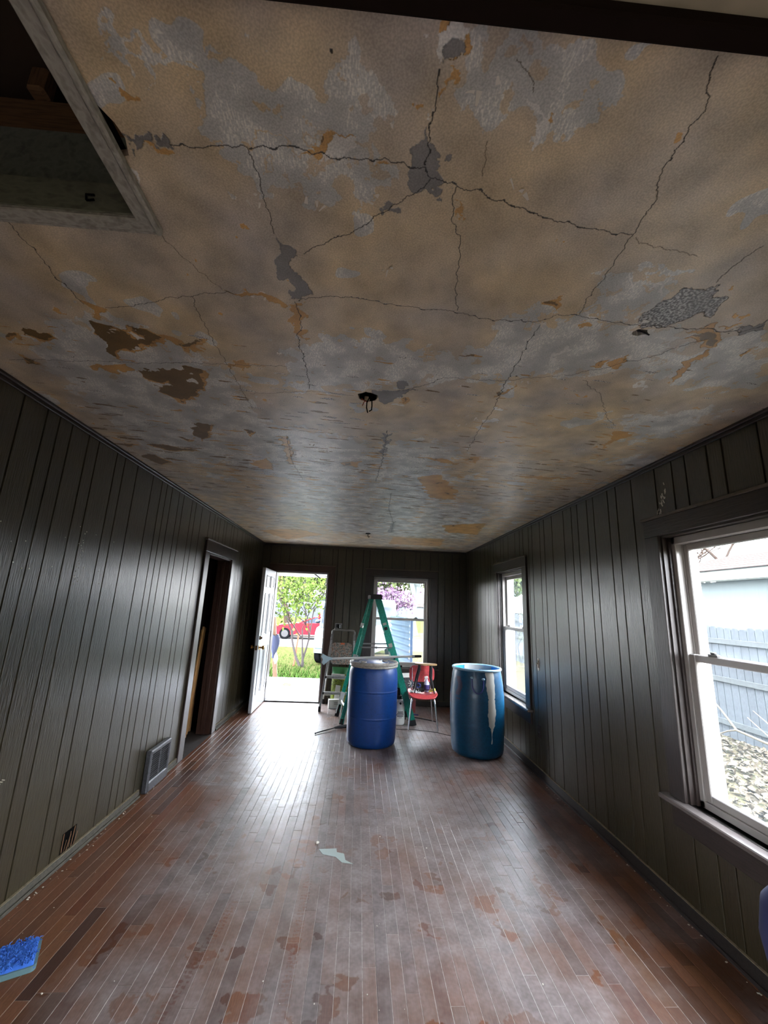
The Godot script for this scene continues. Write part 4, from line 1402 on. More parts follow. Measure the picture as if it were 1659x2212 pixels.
func step_ladder() -> void:
	var o := thing("step_ladder", "small aluminium step ladder with a paint-splattered platform by the front door", "stepladder")
	var zf := Vector3(0, 0, 1)
	var la := Vector3(-0.482, 0.025, -6.385)
	var lb := Vector3(-0.385, 1.05, -6.66)
	var ra := Vector3(-0.005, 0.025, -6.385)
	var rb := Vector3(-0.045, 1.05, -6.66)
	part(o, "front_rail", channel(Geo.new(), la, lb, 0.026, 0.036, zf), M.aluminium)
	part(o, "front_rail", channel(Geo.new(), ra, rb, 0.026, 0.036, zf), M.aluminium)
	var loop := []
	for p in [[0, 0.0], [0.0, 0.03], [0.012, 0.052], [0.04, 0.06]]:
		loop.append(lb + Vector3(p[0], p[1], 0))
	for p in [[-0.04, 0.06], [-0.012, 0.052], [0.0, 0.03], [0.0, 0.0]]:
		loop.append(rb + Vector3(p[0], p[1], 0))
	part(o, "top_handle", Geo.new().tube(loop, 0.015, 10), M.handle_spattered)
	for f in [0.205, 0.41]:
		var a := la.lerp(lb, f)
		var b := ra.lerp(rb, f)
		var t := Geo.new().box((a + b) / 2 + Vector3(0, 0, -0.03), Vector3(b.x - a.x - 0.02, 0.03, 0.075), Basis(), 0.004)
		var tr := part(o, "tread", t, M.aluminium)
		for e in [a, b]:
			part(tr, "corner_block", Geo.new().box(e + Vector3(0.012 if e == a else -0.012, 0.0, 0.008), Vector3(0.024, 0.028, 0.01), Basis(), 0.003), M.charcoal)
	part(o, "platform", Geo.new().prism(rounded(0.31, 0.31, 0.05), -0.012, 0.012, Transform3D(Basis(Vector3(1, 0, 0), -0.24), Vector3(-0.225, 0.775, -6.575))), M.platform)
	part(o, "platform_label", Geo.new().box(Vector3(-0.215, 0.915, -6.596), Vector3(0.06, 0.022, 0.002), Basis(Vector3(1, 0, 0), -0.24)), M.orange)
	# rear frame
	for s in [[-0.47, -0.385], [-0.02, -0.045]]:
		part(o, "rear_leg", Geo.new().tube([Vector3(s[0], 0.025, -6.87), Vector3(s[1], 0.95, -6.71)], 0.012, 10), M.aluminium)
	part(o, "rear_bar", Geo.new().tube([Vector3(-0.462, 0.13, -6.855), Vector3(-0.022, 0.13, -6.855)], 0.012, 10), M.aluminium)
	for p in [la, ra, Vector3(-0.47, 0.025, -6.87), Vector3(-0.02, 0.025, -6.87)]:
		part(o, "foot", Geo.new().box(p + Vector3(0, 0.01, 0), Vector3(0.036, 0.07, 0.044), Basis(), 0.006), M.rubber)
	for q in [lb, rb]:
		part(o, "hinge_bracket", Geo.new().bar(q + Vector3(0, -0.16, 0.022), q + Vector3(0, 0.0, 0.022), 0.032, 0.01, zf, 0.003), M.handle_spattered)
	part(o, "grip_knob", Geo.new().box(Vector3(-0.33, 1.13, -6.665), Vector3(0.05, 0.026, 0.03), Basis(), 0.008), M.handle_spattered)

func rounded(w: float, h: float, r: float, seg := 6) -> PackedVector2Array:
	var p := PackedVector2Array()
	for c in [[1, 1, 0.0], [-1, 1, PI / 2], [-1, -1, PI], [1, -1, PI * 1.5]]:
		for i in seg + 1:
			var a: float = c[2] + PI / 2 * i / seg
			p.append(Vector2(c[0] * (w / 2 - r) + cos(a) * r, c[1] * (h / 2 - r) + sin(a) * r))
	return p

func lettering(parent: Node3D, text: String, height: float, at: Transform3D, material: Material) -> void:
	var tm := TextMesh.new()
	var f := SystemFont.new()
	f.font_names = PackedStringArray(["Droid Sans"])
	tm.font = f
	tm.text = text
	tm.font_size = 64
	tm.pixel_size = height / 64.0
	tm.depth = 0.001
	tm.material = material
	var o := MeshInstance3D.new()
	o.mesh = tm
	o.name = "lettering"
	o.transform = at
	parent.add_child(o, true)

func clutter() -> void:
	# the sack behind the step ladder
	var s := thing("seed_sack", "tall green and yellow seed sack with a white label behind the step ladder", "sack", Vector3(-0.235, 0, -6.76), "", -0.12)
	part(s, "sack_body", Geo.new().grid(10, 14, func(u, v):
		var a: float = TAU * u
		var sq := pow(pow(absf(cos(a)), 4.0) + pow(absf(sin(a)), 4.0), -0.25)
		var k: float = 1.0 - 0.12 * v + 0.02 * sin(v * 14.0 + a * 2.0)
		return Vector3(cos(a) * sq * 0.13 * k, 0.005 + 0.46 * v, sin(a) * sq * 0.075 * k)), M.sack_print)
	part(s, "sack_top", Geo.new().grid(10, 4, func(u, v):
		var a: float = TAU * u
		var sq := pow(pow(absf(cos(a)), 4.0) + pow(absf(sin(a)), 4.0), -0.25)
		return Vector3(cos(a) * sq * lerpf(0.118, 0.122, v), 0.46 + 0.095 * v, sin(a) * sq * lerpf(0.068, 0.012, v))), M.sack_green)
	part(s, "label_band", Geo.new().box(Vector3(-0.015, 0.43, 0.078), Vector3(0.20, 0.075, 0.004), Basis(), 0.001), M.label_white)
	for i in 3:
		part(s, "print_line", Geo.new().box(Vector3(-0.04 + 0.012 * i, 0.448 - 0.02 * i, 0.081), Vector3(0.13 - 0.02 * i, 0.006, 0.001)), M.charcoal)
	part(s, "yellow_patch", Geo.new().box(Vector3(0.098, 0.41, 0.073), Vector3(0.05, 0.06, 0.004), Basis(), 0.001), M.yellow)
	part(s, "paper_tag", Geo.new().box(Vector3(-0.01, 0.21, 0.079), Vector3(0.075, 0.19, 0.003), Basis(Vector3(0, 0, 1), -0.08), 0.001), M.label_white)
	var bx := thing("white_carton", "low white carton at the foot of the seed sack", "carton", Vector3(-0.29, 0, -6.62), "", 0.15)
	part(bx, "carton_body", Geo.new().box(Vector3(0, 0.06, 0), Vector3(0.17, 0.12, 0.08), Basis(), 0.003), M.label_white)
	for i in 3:
		part(bx, "print_line", Geo.new().box(Vector3(0.03, 0.085 - 0.014 * i, 0.0405), Vector3(0.07, 0.004, 0.0008)), M.charcoal)
	# the red school chair and the stool standing on it
	var c := thing("school_chair", "red plastic school chair with chrome legs beside the green ladder", "chair", Vector3(0.89, 0, -5.745), "", -0.06)
	part(c, "seat", Geo.new().grid(16, 12, func(u, v):
		var x: float = (u - 0.5) * 2.0
		var z: float = (v - 0.5) * 2.0
		var sq := pow(pow(absf(x), 5.0) + pow(absf(z), 5.0), 0.2)
		var m: float = maxf(maxf(absf(x), absf(z)), 0.001)
		return Vector3(x * 0.182 * m / maxf(sq, 0.001), 0.415 - 0.035 * pow(maxf(z, 0.0), 4.0) + 0.018 * x * x + 0.012 * pow(maxf(-z, 0.0), 3.0), z * 0.17 * m / maxf(sq, 0.001))), M.red_plastic)
	part(c, "seat_underside", Geo.new().grid(16, 12, func(u, v):
		var x: float = (u - 0.5) * 2.0
		var z: float = (v - 0.5) * 2.0
		var sq := pow(pow(absf(x), 5.0) + pow(absf(z), 5.0), 0.2)
		var m: float = maxf(maxf(absf(x), absf(z)), 0.001)
		var e: float = maxf(absf(x), absf(z))
		return Vector3(x * 0.182 * m / maxf(sq, 0.001), 0.415 - 0.035 * pow(maxf(z, 0.0), 4.0) + 0.018 * x * x + 0.012 * pow(maxf(-z, 0.0), 3.0) - 0.012 - 0.008 * (1.0 - pow(e, 8.0)), z * 0.17 * m / maxf(sq, 0.001))), M.red_plastic)
	var edge := []
	for i in 49:
		var a := TAU * i / 48
		var q := pow(pow(absf(cos(a)), 5.0) + pow(absf(sin(a)), 5.0), -0.2)
		var x := cos(a) * q
		var z := sin(a) * q
		edge.append(Vector3(x * 0.182, 0.409 - 0.035 * pow(maxf(z, 0.0), 4.0) + 0.018 * x * x + 0.012 * pow(maxf(-z, 0.0), 3.0), z * 0.17))
	part(c, "seat_edge", Geo.new().tube(edge, 0.0085, 8, false), M.red_plastic)
	part(c, "backrest", Geo.new().prism(rounded(0.34, 0.205, 0.07, 8), -0.006, 0.006, Transform3D(Basis(Vector3(1, 0, 0), -0.14), Vector3(0.005, 0.625, -0.175))), M.red_plastic)
	for x in [-0.06, 0.06]:
		part(c, "rivet", Geo.new().ball(Vector3(x, 0.565, -0.158), Vector3(0.006, 0.006, 0.004), 8, 6), M.black)
	for s2 in [-1.0, 1.0]:
		part(c, "front_leg", Geo.new().tube([Vector3(s2 * 0.13, 0.385, 0.02), Vector3(s2 * 0.135, 0.38, 0.11), Vector3(s2 * 0.142, 0.355, 0.14), Vector3(s2 * 0.152, 0.3, 0.15), Vector3(s2 * 0.182, 0.02, 0.185), Vector3(s2 * 0.183, 0.004, 0.186)], [0.013, 0.013, 0.013, 0.013, 0.009, 0.009], 12), M.chrome)
		part(c, "rear_leg", Geo.new().tube([Vector3(s2 * 0.125, 0.7, -0.19), Vector3(s2 * 0.125, 0.53, -0.165), Vector3(s2 * 0.13, 0.4, -0.15), Vector3(s2 * 0.165, 0.015, -0.22)], [0.011, 0.011, 0.012, 0.009], 12), M.chrome)
	var st := thing("small_stool", "small stool with a tan wooden seat and black legs standing on the red chair", "stool", Vector3(0.905, 0.414, -5.74), "", -0.05)
	part(st, "seat", Geo.new().prism(rounded(0.29, 0.26, 0.11, 8), 0.0, 0.014, Transform3D(Basis(Vector3(1, 0, 0), -PI / 2 - 0.06) , Vector3(0.025, 0.352, 0.0))), M.stool_wood)
	for sx in [-1.0, 1.0]:
		for sz in [-1.0, 1.0]:
			part(st, "leg", Geo.new().tube([Vector3(0.015 + sx * 0.075, 0.352, sz * 0.06), Vector3(0.015 + sx * 0.078, 0.30, sz * 0.075), Vector3(sx * 0.09, 0.2, sz * 0.085), Vector3(sx * 0.128, 0.012 + 0.004 * sz, sz * 0.115)], [0.012, 0.013, 0.012, 0.008], 10), M.black_tube)
	part(st, "rung", Geo.new().tube([Vector3(-0.115, 0.06, 0.105), Vector3(0.115, 0.06, 0.105)], 0.005, 8), M.black_tube)
	var bt := thing("spray_bottle", "white spray bottle with a purple label on the red chair seat", "bottle", Vector3(0.955, 0.419, -5.80))
	part(bt, "bottle", Geo.new().lathe([Vector2(0, 0), Vector2(0.034, 0), Vector2(0.036, 0.01), Vector2(0.036, 0.1), Vector2(0.028, 0.125), Vector2(0.013, 0.145), Vector2(0.013, 0.16), Vector2(0, 0.16)], 20), M.bottle_lilac)
	part(bt, "label", Geo.new().lathe([Vector2(0.0365, 0.018), Vector2(0.0365, 0.09)], 20), M.purple)
	part(bt, "trigger_head", Geo.new().box(Vector3(-0.008, 0.178, 0.0), Vector3(0.05, 0.03, 0.024), Basis(Vector3(0, 0, 1), 0.25), 0.006).box(Vector3(-0.026, 0.15, 0.0), Vector3(0.01, 0.045, 0.012), Basis(Vector3(0, 0, 1), -0.35), 0.003), M.label_white)
	var sp := thing("sponge", "yellow sponge at the right front of the red chair seat", "sponge", Vector3(1.01, 0.435, -5.70), "", -0.5)
	part(sp, "sponge_block", Geo.new().box(Vector3(0, 0.022, 0), Vector3(0.085, 0.03, 0.06), Basis(Vector3(0, 0, 1), 0.35), 0.008), M.yellow_soft)
	var sk := thing("tape_roll", "dark blue roll of tape among the bottles on the red chair seat", "tape", Vector3(0.845, 0.46, -5.82))
	part(sk, "roll", Geo.new().lathe([Vector2(0.018, -0.015), Vector2(0.034, -0.015), Vector2(0.034, 0.015), Vector2(0.018, 0.015), Vector2(0.018, -0.015)], 24, Transform3D(Basis(Vector3(1, 0, 0), PI / 2 - 0.3), Vector3(0, 0.03, 0))), M.navy)
	var pt := thing("paint_can", "small dark can lying on the red chair seat", "can", Vector3(0.86, 0.45, -5.72), "", 0.4)
	part(pt, "can_body", Geo.new().lathe([Vector2(0, -0.045), Vector2(0.027, -0.045), Vector2(0.027, 0.045), Vector2(0, 0.045)], 20, Transform3D(Basis(Vector3(0, 0, 1), PI / 2), Vector3(0, 0.004, 0))), M.charcoal)
	part(pt, "can_rim", Geo.new().lathe([Vector2(0.024, 0.045), Vector2(0.029, 0.043), Vector2(0.029, 0.049), Vector2(0.024, 0.049)], 20, Transform3D(Basis(Vector3(0, 0, 1), PI / 2), Vector3(0, 0.004, 0))), M.galv)
	var rg := thing("white_rag", "crumpled white rag at the left of the red chair seat", "rag", Vector3(0.79, 0.424, -5.72))
	part(rg, "cloth", Geo.new().grid(12, 12, func(u, v): return Vector3((u - 0.5) * 0.15, 0.006 + 0.03 * absf(sin(u * 7.0 + 1.0) * sin(v * 6.0)) * (1.0 - pow(2.0 * absf(u - 0.5), 4.0)), (v - 0.5) * 0.11 + 0.01 * sin(u * 9.0))), M.label_white)
	# pump sprayer
	var p := thing("pump_sprayer", "white plastic pump sprayer with a black pump and black print behind the blue drum", "sprayer", Vector3(0.592, 0, -5.865))
	part(p, "tank", Geo.new().lathe([Vector2(0, 0.0), Vector2(0.07, 0.0), Vector2(0.082, 0.01), Vector2(0.086, 0.03), Vector2(0.086, 0.21), Vector2(0.08, 0.25), Vector2(0.062, 0.285), Vector2(0.034, 0.3), Vector2(0.034, 0.32), Vector2(0.0, 0.32)], 32), M.tank_white)
	part(p, "pump_handle", Geo.new().lathe([Vector2(0.04, 0.31), Vector2(0.042, 0.35), Vector2(0.02, 0.36), Vector2(0.018, 0.42), Vector2(0, 0.42)], 20).tube([Vector3(-0.05, 0.42, 0), Vector3(-0.04, 0.435, 0), Vector3(0.05, 0.43, 0), Vector3(0.06, 0.41, 0)], 0.012, 10), M.charcoal)
	part(p, "hose", Geo.new().tube([Vector3(0.03, 0.31, 0.02), Vector3(0.08, 0.33, 0.04), Vector3(0.1, 0.26, 0.03), Vector3(0.105, 0.15, 0.0), Vector3(0.1, 0.05, -0.03)], 0.006, 8), M.charcoal)
	part(p, "pressure_valve", Geo.new().ball(Vector3(0.02, 0.265, 0.068), Vector3(0.014, 0.016, 0.014), 10, 8), M.charcoal)
	for i in 5:
		var wide: float = [0.075, 0.09, 0.1, 0.09, 0.05][i]
		part(p, "print_line", Geo.new().grid(10, 1, func(u, v):
			var a: float = 1.3 - (u - 0.5) * wide / 0.086
			return Vector3(cos(a) * 0.0868, 0.165 - i * 0.017 + (v - 0.5) * (0.009 if i < 4 else 0.005), sin(a) * 0.0868)), M.black)
	# carton leaning against the wall, dark box, bottle
	var db := thing("dark_carton", "dark printed carton with a red lower half behind the green ladder", "carton", Vector3(0.76, 0, -6.52), "", 0.35)
	part(db, "carton_body", Geo.new().box(Vector3(0, 0.17, 0), Vector3(0.24, 0.34, 0.2), Basis(), 0.003), M.carton_red)
	part(db, "carton_upper", Geo.new().box(Vector3(0, 0.42, 0), Vector3(0.242, 0.16, 0.202), Basis(), 0.003), M.carton_grey)
	part(db, "white_flap", Geo.new().box(Vector3(0.0, 0.515, 0.06), Vector3(0.25, 0.006, 0.12), Basis(Vector3(1, 0, 0), 0.35), 0.001), M.label_white)
	for i in 4:
		var a := PI * i / 4
		part(db, "star_print", Geo.new().box(Vector3(0.04, 0.41, 0.1015), Vector3(0.11, 0.006, 0.0006), Basis(Vector3(0, 0, 1), a)), M.label_white)
	# long bar and its dark grip on the floor at the ladder's foot
	var r := thing("pry_bar", "thin dark bar with a black grip on the floor by the green ladder", "bar")
	part(r, "shaft", Geo.new().tube([Vector3(-0.430, 0.008, -5.34), Vector3(-0.42, 0.012, -5.352), Vector3(-0.21, 0.02, -5.555)], [0.008, 0.007, 0.007], 8), M.dark_metal)
	part(r, "grip", Geo.new().tube([Vector3(-0.215, 0.02, -5.55), Vector3(-0.15, 0.02, -5.595), Vector3(-0.03, 0.02, -5.655)], [0.012, 0.02, 0.018], 10), M.rubber)
	part(r, "hook_end", Geo.new().ball(Vector3(-0.43, 0.011, -5.34), Vector3(0.013, 0.01, 0.012), 8, 6), M.dark_metal)
	var cb := single("floor_cable", Geo.new().tube([Vector3(0.70, 0.007, -6.22), Vector3(0.84, 0.007, -6.2), Vector3(0.97, 0.007, -6.12), Vector3(1.13, 0.007, -6.0)], 0.007, 8), M.rubber, "black cable lying on the floor behind the red chair", "cable")
	single("floor_cable", Geo.new().tube([Vector3(0.62, 0.006, -6.33), Vector3(0.78, 0.006, -6.36), Vector3(0.93, 0.006, -6.33)], 0.009, 8), M.navy, "short dark blue cord on the floor under the back window", "cable")
	single("floor_wire", Geo.new().tube([Vector3(0.55, 0.003, -5.62), Vector3(0.75, 0.003, -5.63), Vector3(1.05, 0.003, -5.53), Vector3(1.2, 0.003, -5.4)], 0.003, 6), M.dark_metal, "thin dark wire on the floor between the red chair legs", "wire")
	var wc := thing("window_latch", "black latch lying on the sill of the back window", "latch", Vector3(0.66, 0.561, ZB - 0.015))
	part(wc, "bar", Geo.new().box(Vector3(0, 0.012, 0), Vector3(0.16, 0.02, 0.03), Basis(Vector3(0, 0, 1), 0.06), 0.005), M.black)
	part(wc, "arm", Geo.new().box(Vector3(-0.05, 0.028, 0), Vector3(0.06, 0.014, 0.02), Basis(Vector3(0, 0, 1), -0.2), 0.004), M.black)
	# shaggy blue mop pad at the near left, and the edge of a navy bucket at the near right
	var b := thing("mop_pad", "shaggy bright blue mop pad lying on the floor in the near left corner", "mop pad", Vector3(-1.435, 0, -2.115), "", 0.5)
	part(b, "backing", Geo.new().prism(rounded(0.36, 0.17, 0.02), 0.0, 0.02, Transform3D(Basis(Vector3(1, 0, 0), -PI / 2), Vector3(0, 0.001, 0))), M.mop_edge)
	var nz := noise(5, 30.0, 3)
	part(b, "pile", Geo.new().grid(40, 22, func(u, v):
		var x: float = (u - 0.5) * 0.35
		var z: float = (v - 0.5) * 0.165
		var e: float = minf(1.0, 9.0 * minf(minf(u, 1.0 - u) * 2.0, minf(v, 1.0 - v)))
		return Vector3(x, 0.012 + 0.022 * sqrt(e) + 0.012 * nz.get_noise_2d(x * 2.0, z * 2.0) * e, z)), M.mop_blue)
	rng.seed = 66
	var tuft := Geo.new()
	for i in 700:
		var x := rng.randf_range(-0.17, 0.17)
		var z := rng.randf_range(-0.078, 0.078)
		var a := rng.randf() * TAU
		var q := Vector3(x, 0.028, z)
		tuft.tube([q, q + Vector3(cos(a) * 0.006, 0.009, sin(a) * 0.006), q + Vector3(cos(a) * 0.016, 0.007, sin(a) * 0.016)], [0.0022, 0.0018, 0.0008], 4, false)
	var tf := part(b, "tufts", tuft, M.mop_blue)
	tf.set_meta("kind", "stuff")
	var n := thing("cloth_sack", "bulging navy blue cloth sack cut off by the right edge of the view", "sack", Vector3(1.278, 0, -1.188))
	part(n, "sack_body", Geo.new().lathe([Vector2(0, 0), Vector2(0.10, 0.0), Vector2(0.12, 0.02), Vector2(0.112, 0.25), Vector2(0.105, 0.42), Vector2(0.125, 0.52), Vector2(0.158, 0.6), Vector2(0.17, 0.68), Vector2(0.158, 0.76), Vector2(0.11, 0.82), Vector2(0.045, 0.86), Vector2(0.03, 0.9), Vector2(0.05, 0.96), Vector2(0, 0.965)], 40), M.navy_cloth)
	part(n, "tie_cord", Geo.new().lathe([Vector2(0.034, 0.875), Vector2(0.042, 0.88), Vector2(0.042, 0.89), Vector2(0.034, 0.895)], 20), M.charcoal)


# ---------------------------------------------------------------- outdoors
var tips := []

func limb(g: Geo, a: Vector3, d: Vector3, len: float, r: float, depth: int, spread: float, droop := 0.0) -> void:
	var pts := [a]
	var p := a
	var dir := d
	var n := 4
	for i in n:
		dir = (dir + Vector3(rng.randfn(0, 0.12), rng.randfn(0, 0.06) - droop, rng.randfn(0, 0.12))).normalized()
		p += dir * len / n
		pts.append(p)
	var rr := []
	for i in n + 1:
		rr.append(r * (1.0 - 0.4 * i / n))
	g.tube(pts, rr, 6 if depth < 3 else 4, false)
	if depth <= 2:
		tips.append(p)
		tips.append(pts[2])
	if depth <= 0:
		return
	var kids := 2 + (rng.randi() % 2)
	for k in kids:
		var side := Vector3(rng.randfn(0, 1), rng.randfn(0.25, 0.4), rng.randfn(0, 1)).normalized()
		limb(g, pts[n - (k % 2)], (dir + side * spread).normalized(), len * rng.randf_range(0.6, 0.82), r * 0.66, depth - 1, spread, droop)

func leaf_mesh(size: float, material: Material) -> ArrayMesh:
	var g := Geo.new()
	g.grid(2, 2, func(u, v):
		var x: float = (u - 0.5) * 2.0
		return Vector3(x * 0.45 * sin(PI * clampf(v, 0.08, 0.95)), 0.12 * absf(x), v - 0.5) * size)
	return g.mesh(material)

func leaves(parent: Node3D, at: Array, per: int, spread: float, size: float, material: Material, c0: Color, c1: Color) -> void:
	var places := []
	var tints := []
	for p in at:
		for k in per:
			var o := Vector3(rng.randfn(0, spread), rng.randfn(0, spread * 0.8), rng.randfn(0, spread))
			var b := Basis.from_euler(Vector3(rng.randf() * TAU, rng.randf() * TAU, rng.randf() * TAU)).scaled(Vector3.ONE * rng.randf_range(0.7, 1.35))
			places.append(Transform3D(b, p + o))
			tints.append(c0.lerp(c1, rng.randf()))
	scatter(parent, "foliage", leaf_mesh(size, material), places, tints)

func tree(name_: String, label: String, at: Vector3, height: float, r: float, depth: int, per: int, leaf: float, c0: Color, c1: Color, seed_: int, bark: Material, group := "", spread := 0.75, stems := 1) -> void:
	rng.seed = seed_
	tips = []
	var o := thing(name_, label, "tree", at, group)
	var g := Geo.new()
	for k in stems:
		var lean := Vector3(rng.randfn(0, 0.13), 1, rng.randfn(0, 0.13)) if stems > 1 else Vector3(rng.randfn(0, 0.04), 1, 0)
		limb(g, Vector3(0.05 * k, 0, 0), lean.normalized(), height * 0.22, r * (1.0 if k == 0 else 0.8), depth, spread)
	part(o, "trunk", g, bark)
	if per > 0:
		leaves(o, tips, per, height * 0.055, leaf, M.leaf, c0, c1)

func outdoors() -> void:
	var l := setting("lawn", "mown spring lawn in front of the house, worn brown in places", "lawn")
	var g := Geo.new()
	g.box(Vector3(0, GY - 0.1, -36.5), Vector3(180, 0.2, 120))
	g.box(Vector3(0, GY - 0.1, 40), Vector3(180, 0.2, 73))
	g.box(Vector3(-46, GY - 0.1, 13.5), Vector3(88, 0.2, 20))
	part(l, "turf", g, M.lawn)
	part(l, "side_yard", Geo.new().box(Vector3(46.3, GY - 0.1, -5), Vector3(88.6, 0.22, 57)), M.side_dirt)
	rng.seed = 7
	var blade := Geo.new()
	for k in 3:
		var a := k * 2.1
		blade.tri(Vector3(-0.006, 0, 0).rotated(Vector3.UP, a), Vector3(0.006, 0, 0).rotated(Vector3.UP, a), Vector3(0.02, 0.09, 0.03).rotated(Vector3.UP, a), Vector3.UP, Vector3.UP, Vector3.UP)
	var places := []
	var tints := []
	for i in 14000:
		var z := -9.3 - pow(rng.randf(), 1.6) * 8.0
		var x := rng.randf_range(-4.4, 2.6)
		var near := clampf((z + 15.0) / 4.0, 0.0, 1.0)
		if rng.randf() > 0.25 + 0.75 * near:
			continue
		places.append(Transform3D(Basis(Vector3.UP, rng.randf() * TAU).scaled(Vector3.ONE * rng.randf_range(0.5, 1.5) * (0.6 + near)), Vector3(x, GY, z)))
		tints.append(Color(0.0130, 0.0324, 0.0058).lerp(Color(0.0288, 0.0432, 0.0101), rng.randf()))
	var gr := scatter(self, "grass", blade.mesh(M.leaf), places, tints)
	tag(gr, "tufts of longer grass growing beyond the porch deck", "grass", "", "stuff")
	# porch
	var d := setting("porch_deck", "pale grey painted porch deck of narrow boards", "deck")
	rng.seed = 12
	var x := -2.7
	while x < 2.4:
		var q := Geo.new()
		var t := rng.randf_range(0.92, 1.04)
		q.col = Color(t, t, t)
		q.box(Vector3(x + 0.043, -0.045, -8.14), Vector3(0.081, 0.025, 2.16), Basis(), 0.003, Vector2(x * 3, 0))
		part(d, "deck_board", q, M.deck)
		x += 0.087
	part(d, "joist_frame", Geo.new().box(Vector3(-0.15, -0.28, -8.14), Vector3(5.1, 0.42, 2.1)), M.trim_brown)
	part(d, "fascia", Geo.new().box(Vector3(-0.15, -0.2, -9.235), Vector3(5.1, 0.28, 0.025), Basis(), 0.004), M.deck)
	var r := setting("porch_roof", "white porch ceiling and beam over the front deck", "roof")
	part(r, "ceiling_panel", Geo.new().box(Vector3(-0.15, 2.27, -8.2), Vector3(5.3, 0.03, 2.3)), M.white_paint)
	part(r, "beam", Geo.new().box(Vector3(-0.15, 2.15, -9.22), Vector3(5.2, 0.20, 0.1), Basis(), 0.004), M.white_paint)
	part(r, "shingle_slab", Geo.new().box(Vector3(-0.15, 2.42, -8.2), Vector3(5.6, 0.06, 2.7), Basis(Vector3(1, 0, 0), -0.1)), M.shingle)
	for px in [-2.65, 2.3]:
		part(r, "post", Geo.new().box(Vector3(px, 1.0, -9.2), Vector3(0.1, 2.1, 0.1), Basis(), 0.006), M.white_paint)
	single("porch_bracket", Geo.new().tube([Vector3(-0.98, 2.11, -8.6), Vector3(-0.91, 2.06, -8.7), Vector3(-0.84, 2.01, -8.8)], 0.014, 8), M.dark_metal, "dark bracket under the porch ceiling outside the front door", "bracket")
	single("porch_wire", Geo.new().tube([Vector3(-0.60, 2.13, -8.7), Vector3(-0.66, 2.06, -8.75), Vector3(-0.76, 2.04, -8.8)], 0.005, 8), M.dark_metal, "thin curved wire under the porch ceiling outside the front door", "wire")
	var fr := thing("wood_tray", "small wooden frame lying on the porch deck", "tray", Vector3(-1.28, -0.032, -8.42), "", 0.1)
	for s in [-1.0, 1.0]:
		part(fr, "side_strip", Geo.new().box(Vector3(0, 0.012, s * 0.05), Vector3(0.16, 0.024, 0.02), Basis(), 0.003), M.lumber)
		part(fr, "end_strip", Geo.new().box(Vector3(s * 0.07, 0.012, 0), Vector3(0.02, 0.024, 0.08), Basis(), 0.003), M.lumber)
	single("door_mat", Geo.new().box(Vector3(-0.56, -0.026, -7.2), Vector3(0.2, 0.012, 0.2), Basis(), 0.003), M.charcoal, "corner of a dark door mat beside the front threshold", "mat")
	var pl := thing("leaning_post", "weathered timber post leaning at the edge of the porch deck", "post", Vector3(-1.655, -0.03, -9.38))
	part(pl, "timber", Geo.new().bar(Vector3(0, -0.3, 0), Vector3(-0.175, 1.2, 0.02), 0.085, 0.085, Vector3(0, 0, 1), 0.006), M.post_wood)
	single("work_jacket", Geo.new().grid(10, 12, func(u, v):
		var a: float = TAU * u
		return Vector3(-1.75 + cos(a) * (0.07 + 0.03 * sin(v * 5.0)), 0.80 - 0.46 * v + 0.02 * sin(a * 3.0), -9.33 + sin(a) * (0.06 + 0.02 * sin(v * 7.0 + a)))), M.denim, "dark blue jacket hanging over the leaning porch post", "jacket")
	single("work_glove", Geo.new().grid(10, 10, func(u, v):
		var a: float = TAU * u
		return Vector3(-1.695 + cos(a) * 0.05 * sin(PI * clampf(v, 0.05, 0.95)), 0.44 - 0.22 * v, -9.29 + sin(a) * 0.035)), M.label_white, "white cloth hanging below the blue jacket on the leaning post", "cloth")
	# sheet metal, tote and carton seen through the back window
	var cs := thing("corrugated_sheet", "corrugated metal sheet with a blue-grey edge leaning outside the back window", "metal sheet")
	var rib := Geo.new().grid(2, 90, func(u, v): 
		var p := Vector3(0.70, 0, -9.05).lerp(Vector3(0.96, 0, -7.75), u)
		return p + Vector3(0.98, 0, -0.2) * 0.024 * sin(v * TAU * 12.0) + Vector3(0, -0.03 + 1.33 * v, 0))
	part(cs, "ribbed_sheet", rib, M.sheet_metal)
	part(cs, "edge_board", Geo.new().bar(Vector3(0.985, -0.03, -7.72), Vector3(0.975, 1.27, -7.72), 0.05, 0.03, Vector3(0, 0, 1), 0.004), M.edge_blue)
	var ct := thing("porch_carton", "cream carton with an open flap standing on the porch below the back window", "carton", Vector3(0.42, -0.03, -7.75), "", 0.2)
	part(ct, "carton_body", Geo.new().box(Vector3(0, 0.27, 0), Vector3(0.42, 0.54, 0.34), Basis(), 0.004), M.cream)
	part(ct, "carton_flap", Geo.new().box(Vector3(0.02, 0.60, 0.06), Vector3(0.40, 0.006, 0.2), Basis(Vector3(1, 0, 0), 0.9)), M.cream)
	# yard and street
	var st := setting("street", "pale concrete street crossing in front of the lawn", "street")
	part(st, "roadway", Geo.new().box(Vector3(0, GY - 0.035, -22.6), Vector3(120, 0.1, 5.6)), M.concrete)
	part(st, "curb", Geo.new().box(Vector3(0, GY + 0.03, -25.5), Vector3(120, 0.18, 0.25), Basis(), 0.02), M.curb)
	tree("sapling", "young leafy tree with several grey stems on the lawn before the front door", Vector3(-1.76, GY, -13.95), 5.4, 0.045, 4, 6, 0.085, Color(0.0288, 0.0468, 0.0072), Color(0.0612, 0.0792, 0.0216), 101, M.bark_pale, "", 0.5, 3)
	single("garden_stake", Geo.new().bar(Vector3(-1.99, GY - 0.05, -14.1), Vector3(-1.90, GY + 1.02, -14.1), 0.05, 0.05, Vector3(0, 0, 1), 0.004), M.stake, "orange-brown wooden stake beside the young tree", "stake")
